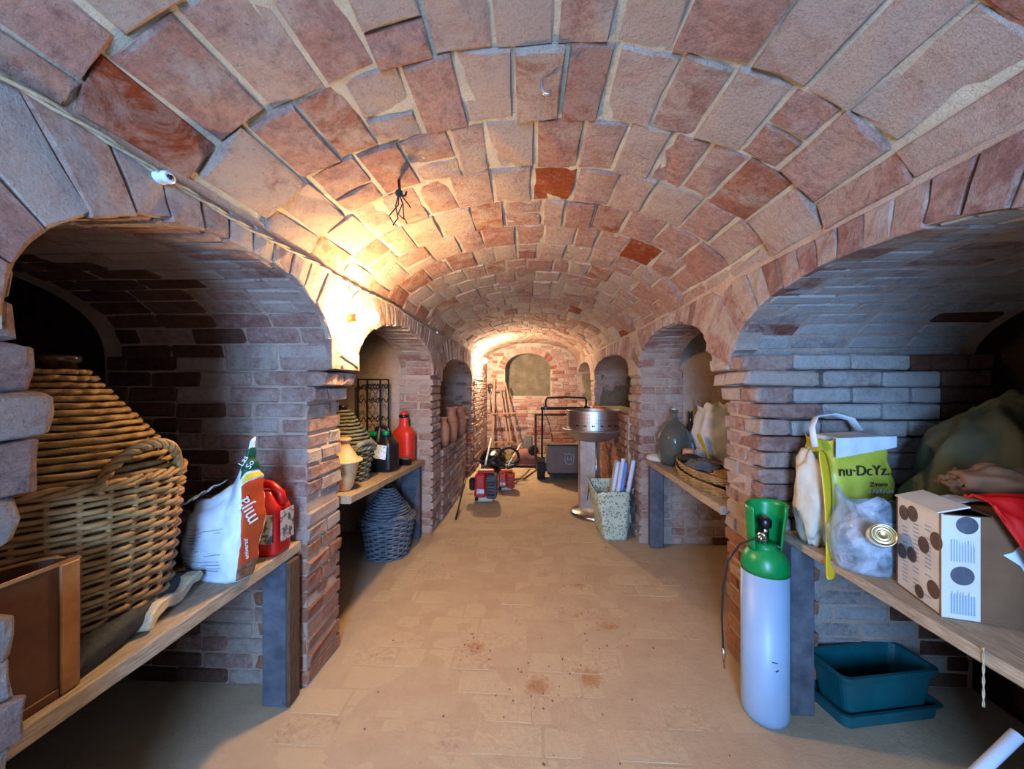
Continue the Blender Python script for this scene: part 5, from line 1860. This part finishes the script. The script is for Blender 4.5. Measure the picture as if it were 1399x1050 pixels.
for (x, z, r_) in [(.045, .122, .026), (.055, .262, .024)]:
    mb = MB(); disc(mb, (x, -.0018, z), (1, 0, 0), (0, 0, 1), r_, r_)
    mb.obj('brown_dot', M['slate'], t)
mb = MB()
for s_ in (.05, .10, .148):
    for k in range(18):
        z = .03 + k * .012
        if R.random() < .75:
            mb.add([(.0004, s_ + .012, z), (.0004, s_ - .010 - R.uniform(0, .006), z), (.0004, s_ - .010, z + .004), (.0004, s_ + .012, z + .004)], [(0, 1, 2, 3)])
mark(mb.obj('small_print', M['print_grey'], t), kind='stuff')
mb = MB()
for k in range(9):
    mb.add([(.020 + .006 * k, -.0016, .015), (.024 + .006 * k, -.0016, .015), (.024 + .006 * k, -.0016, .015 + R.uniform(.05, .07)), (.020 + .006 * k, -.0016, .07)], [(0, 1, 2, 3)])
    mb.add([(.020 + .006 * k, -.0016, .16), (.023 + .006 * k, -.0016, .16), (.023 + .006 * k, -.0016, .16 + R.uniform(.04, .07)), (.020 + .006 * k, -.0016, .22)], [(0, 1, 2, 3)])
mark(mb.obj('side_print', M['print_grey'], t), kind='stuff')
mb = MB()
mb.prism([(.150, -.001, .20), (.175, -.001, .235), (.25, -.001, .24), (.24, -.001, .10), (.20, -.001, .09), (.165, -.001, .165), (.13, -.001, .19)], (0, .002, 0))
mb.obj('torn_patch', M['white_plastic'], t)

# things behind and on the carton
mb = MB()
def tarp(u, v):
    a = 2 * PI * u
    b = PI / 2 * v
    d = V((math.cos(a) * math.cos(b), math.sin(a) * math.cos(b), math.sin(b)))
    fold = .17 * (0.5 - abs(math.sin(a * 3 + 2.2 * noise.noise(d * 2)))) * math.cos(b) + .10 * noise.noise(d * 2.6 + V((4, 1, 0))) + .03 * noise.noise(d * 9)
    k = 1 + fold
    return (1.72 + .29 * d.x * k - .10 * d.z * (1 - d.z), 1.50 + .235 * d.y * k, ZR1 + .001 + .60 * d.z * (1 + .5 * fold) + .10 * d.x * d.z)
mb.grid(tarp, 80, 34, wrap=True)
solid(mb.obj('tarpaulin', M['tarp']), .004)
mark(bpy.data.objects['tarpaulin'], 'heap of dark olive green tarpaulin at the back of the near right arch', 'tarpaulin')
mb = MB(); mb.grid(lump(1.545, 1.50, ZR1 + .16, .07, .05, .16, .3, seed=41, zmin=ZR1 + .001), 24, 16, wrap=True)
mark(mb.obj('teal_pouch', M['teal_plastic']), 'small teal pouch peeking out behind the clear plastic bag', 'pouch')
t = thing('brown_parcel', 'torn brown paper parcel on the back of the dotted carton', 'parcel', (1.425, 1.235, ZR1 + BZ + .0065), math.radians(-14))
mb = MB(); mb.grid(lump(0, 0, .05, .12, .065, .055, .35, seed=44, zmin=.0), 30, 20, wrap=True)
mb.obj('parcel_body', M['cardboard'], t)
mb = MB(); mb.grid(lambda u, v: (-.15 + .06 * u, -.03 + .06 * v, .05 + .04 * v * u + .02 * noise.noise(V((u * 5, v * 5, 1)))), 8, 8)
solid(mb.obj('torn_flap', M['cardboard'], t), .003)
MB().box((.06, -.05, .06), (.06, .03, .05), rot=(.2, .1, .2), bev=.008).obj('orange_tape', M['orange_paint'], t)
o = MB()
o.grid(lambda u, v: (1.25 + .13 * u, 1.20 + .07 * v + .01 * u, ZR1 + BZ + .0072 + .008 * math.sin(PI * u) + .003 * noise.noise(V((u * 6, v * 6, 0)))), 14, 8)
o = solid(o.obj('paper_sheet', M['paper']), .001)
mark(o, 'pale bluish paper scrap lying on top of the dotted carton', 'paper')
mb = MB()
def redbag(u, v):
    x = 1.205 + .36 * u
    top = ZR1 + BZ + .055 + .02 * u
    low = max(.80, top - .02 - (x - 1.205) * 2.1)
    k = min(1, v * 1.6)
    return (x + .01 * v, 1.135 - .062 * k - .26 * (x - 1.205) - .02 * v * u + .008 * noise.noise(V((u * 9, v * 6, 5))), top + (low - top) * max(0, v - .35) / .65 + .012 * noise.noise(V((u * 7, v * 7, 2))))
mb.grid(redbag, 26, 22)
solid(mb.obj('red_plastic_bag', M['red_plastic']), .003)
mark(bpy.data.objects['red_plastic_bag'], 'bright red plastic bag draped over the far end of the dotted carton', 'bag')

# green and white cylinder
t = thing('gas_cylinder', 'tall white gas cylinder with a green shoulder and valve guard', 'cylinder', (.992, 1.688, 0))
MB().lathe([(0, .0), (.066, .0), (.080, .008), (.088, .03), (.089, .06), (.089, .622)], 44).obj('cylinder_body', M['cylinder_paint'], t)
MB().lathe([(.0893, .618), (.089, .645), (.083, .675), (.070, .70), (.052, .714), (.046, .722), (.046, .735), (0, .736)], 44).obj('green_shoulder', M['cylinder_green'], t)
mb = MB()
def guard(u, v):
    a = math.radians(-55) + math.radians(262) * u
    r_ = .060 + .010 * v + (.014 * v * max(0, math.cos(a)))
    cut = .0
    return (r_ * math.cos(a), r_ * math.sin(a), .715 + .185 * v + .006 * math.cos(a))
mb.grid(guard, 36, 8)
solid(mb.obj('valve_guard', M['cylinder_green'], t), .006)
MB().lathe([(0, .72), (.016, .72), (.016, .79), (.012, .80), (0, .80)], 14).obj('valve_stem', M['chrome'], t)
MB().tube([(.0, 0, .775), (-.03, -.035, .775), (-.055, -.062, .772)], [.013, .014, .011], 10).obj('valve_outlet', M['chrome'], t)
MB().lathe([(.010, -.008), (.020, -.008), (.020, .008), (.010, .008)], 6, c=(-.035, -.04, .775), rot=Euler((PI / 2, 0, -PI / 4)).to_matrix()).obj('outlet_nut', M['chrome'], t)
MB().lathe([(0, .80), (.022, .80), (.026, .806), (.026, .832), (.02, .84), (0, .84)], 12).obj('hand_wheel', M['black_plastic'], t)
hw = t.children[-1]
MB().lathe([(0, .838), (.008, .838), (.006, .846), (0, .846)], 10).obj('red_button', M['red_plastic'], hw)
MB().box((-.012, -.0895, .285), (.022, .002, .003), rot=(0, .15, 0)).obj('scuff_mark', M['dark_ink'], t)
MB().box((-.004, -.0895, .252), (.013, .002, .004), rot=(0, -.5, 0)).obj('scuff_mark', M['dark_ink'], t)

t = thing('gas_hose', 'thin black hose with a metal end hanging left of the gas cylinder', 'hose', (0, 0, 0))
hp = [(.934, 1.622, .772), (.915, 1.640, .765), (.895, 1.70, .72), (.876, 1.76, .62), (.868, 1.79, .48), (.868, 1.80, .34), (.874, 1.80, .20)]
mb = MB(); mb.tube(interp3 if False else hp, .0042, 8)
o = mb.obj('rubber_hose', M['rubber'], t)
MB().tube([(.874, 1.80, .205), (.8755, 1.80, .17), (.877, 1.80, .145)], [.008, .008, .005], 10).obj('metal_nozzle', M['chrome'], t)
MB().tube([(.877, 1.80, .147), (.879, 1.80, .112)], .003, 8).obj('nozzle_tip', M['dark_wood'], t)

# teal planter trays under the near right shelf
def trough(name, label, loc, sx, sy, h, rz, taper, mat, rim=.012):
    t = thing(name, label, 'planter', loc, rz, 'teal planter boxes under the near right shelf')
    def ring(k, z, o=0.0):
        a, b = sx / 2 * k - o, sy / 2 * k - o
        c = .03
        out = []
        for qx, qy, a0 in ((1, 1, 0), (-1, 1, PI / 2), (-1, -1, PI), (1, -1, 3 * PI / 2)):
            for i in range(5):
                an = a0 + PI / 2 * i / 4
                out.append((qx * (a - c) + c * math.cos(an), qy * (b - c) + c * math.sin(an), z))
        return out
    seq = [ring(taper, 0), ring(taper + (1 - taper) * .82, h * .82), ring(taper + (1 - taper) * .82, h * .82, -.006), ring(1, h - .006, -rim), ring(1, h, -rim), ring(1, h, .004), ring(taper, .006, .005)]
    vv = [q for r_ in seq for q in r_]
    n = 20
    ff = [tuple(range(n))[::-1], tuple(6 * n + i for i in range(n))]
    for j in range(6):
        for i in range(n):
            i2 = (i + 1) % n
            ff.append((j * n + i, j * n + i2, (j + 1) * n + i2, (j + 1) * n + i))
    mb = MB(); mb.add(vv, ff)
    o = mb.obj('planter_body', mat, t)
    b = o.modifiers.new('b', 'BEVEL'); b.width = .002; b.limit_method = 'ANGLE'
    return t


trough('planter_tray', 'low teal tray on the floor under a taller teal planter box', (1.482, 1.762, 0), .46, .195, .06, math.radians(10), .96, M['teal_plastic'])
trough('planter_box', 'teal plastic planter box standing in a low teal tray', (1.482, 1.762, .0065), .44, .178, .20, math.radians(10), .84, M['teal_plastic'])

o = MB().tube([(.385, .85, .014), (1.086, .915, .622)], .012, 14).obj('white_pole', M['white_tube'])
mark(o, 'white pole leaning on the near right shelf, bottom corner of the view', 'pole')
o = MB()
for ph in (0, PI):
    o.tube([(1.097 + .0014 * math.cos(i * .9 + ph), .99 + .0014 * math.sin(i * .9 + ph), .765 - .0085 * i) for i in range(18)], .0014, 6)
mark(o.obj('jute_string', M['jute']), 'frayed string hanging from the front edge of the near right shelf', 'string')

# crumbs of brick and earth on the floor
mb = MB()
for i in range(170):
    if i < 90:
        x, y, r_ = R.choice(STAINS)
        x, y = x + R.gauss(0, r_ * .7), y + R.gauss(0, r_ * .7)
    else:
        x, y = R.uniform(-.85, .85), R.uniform(1.35, 4.2)
    s_ = R.uniform(.0022, .0055)
    mb.box((x, y, s_ * .4), (s_ * R.uniform(1, 2), s_ * 1.3, s_), rot=(0, 0, R.random() * 3), bev=s_ * .25)
o = mb.obj('floor_crumbs', M['rust_red'])
mark(o, 'scattered reddish crumbs of brick on the dusty floor', 'crumbs', kind='stuff')
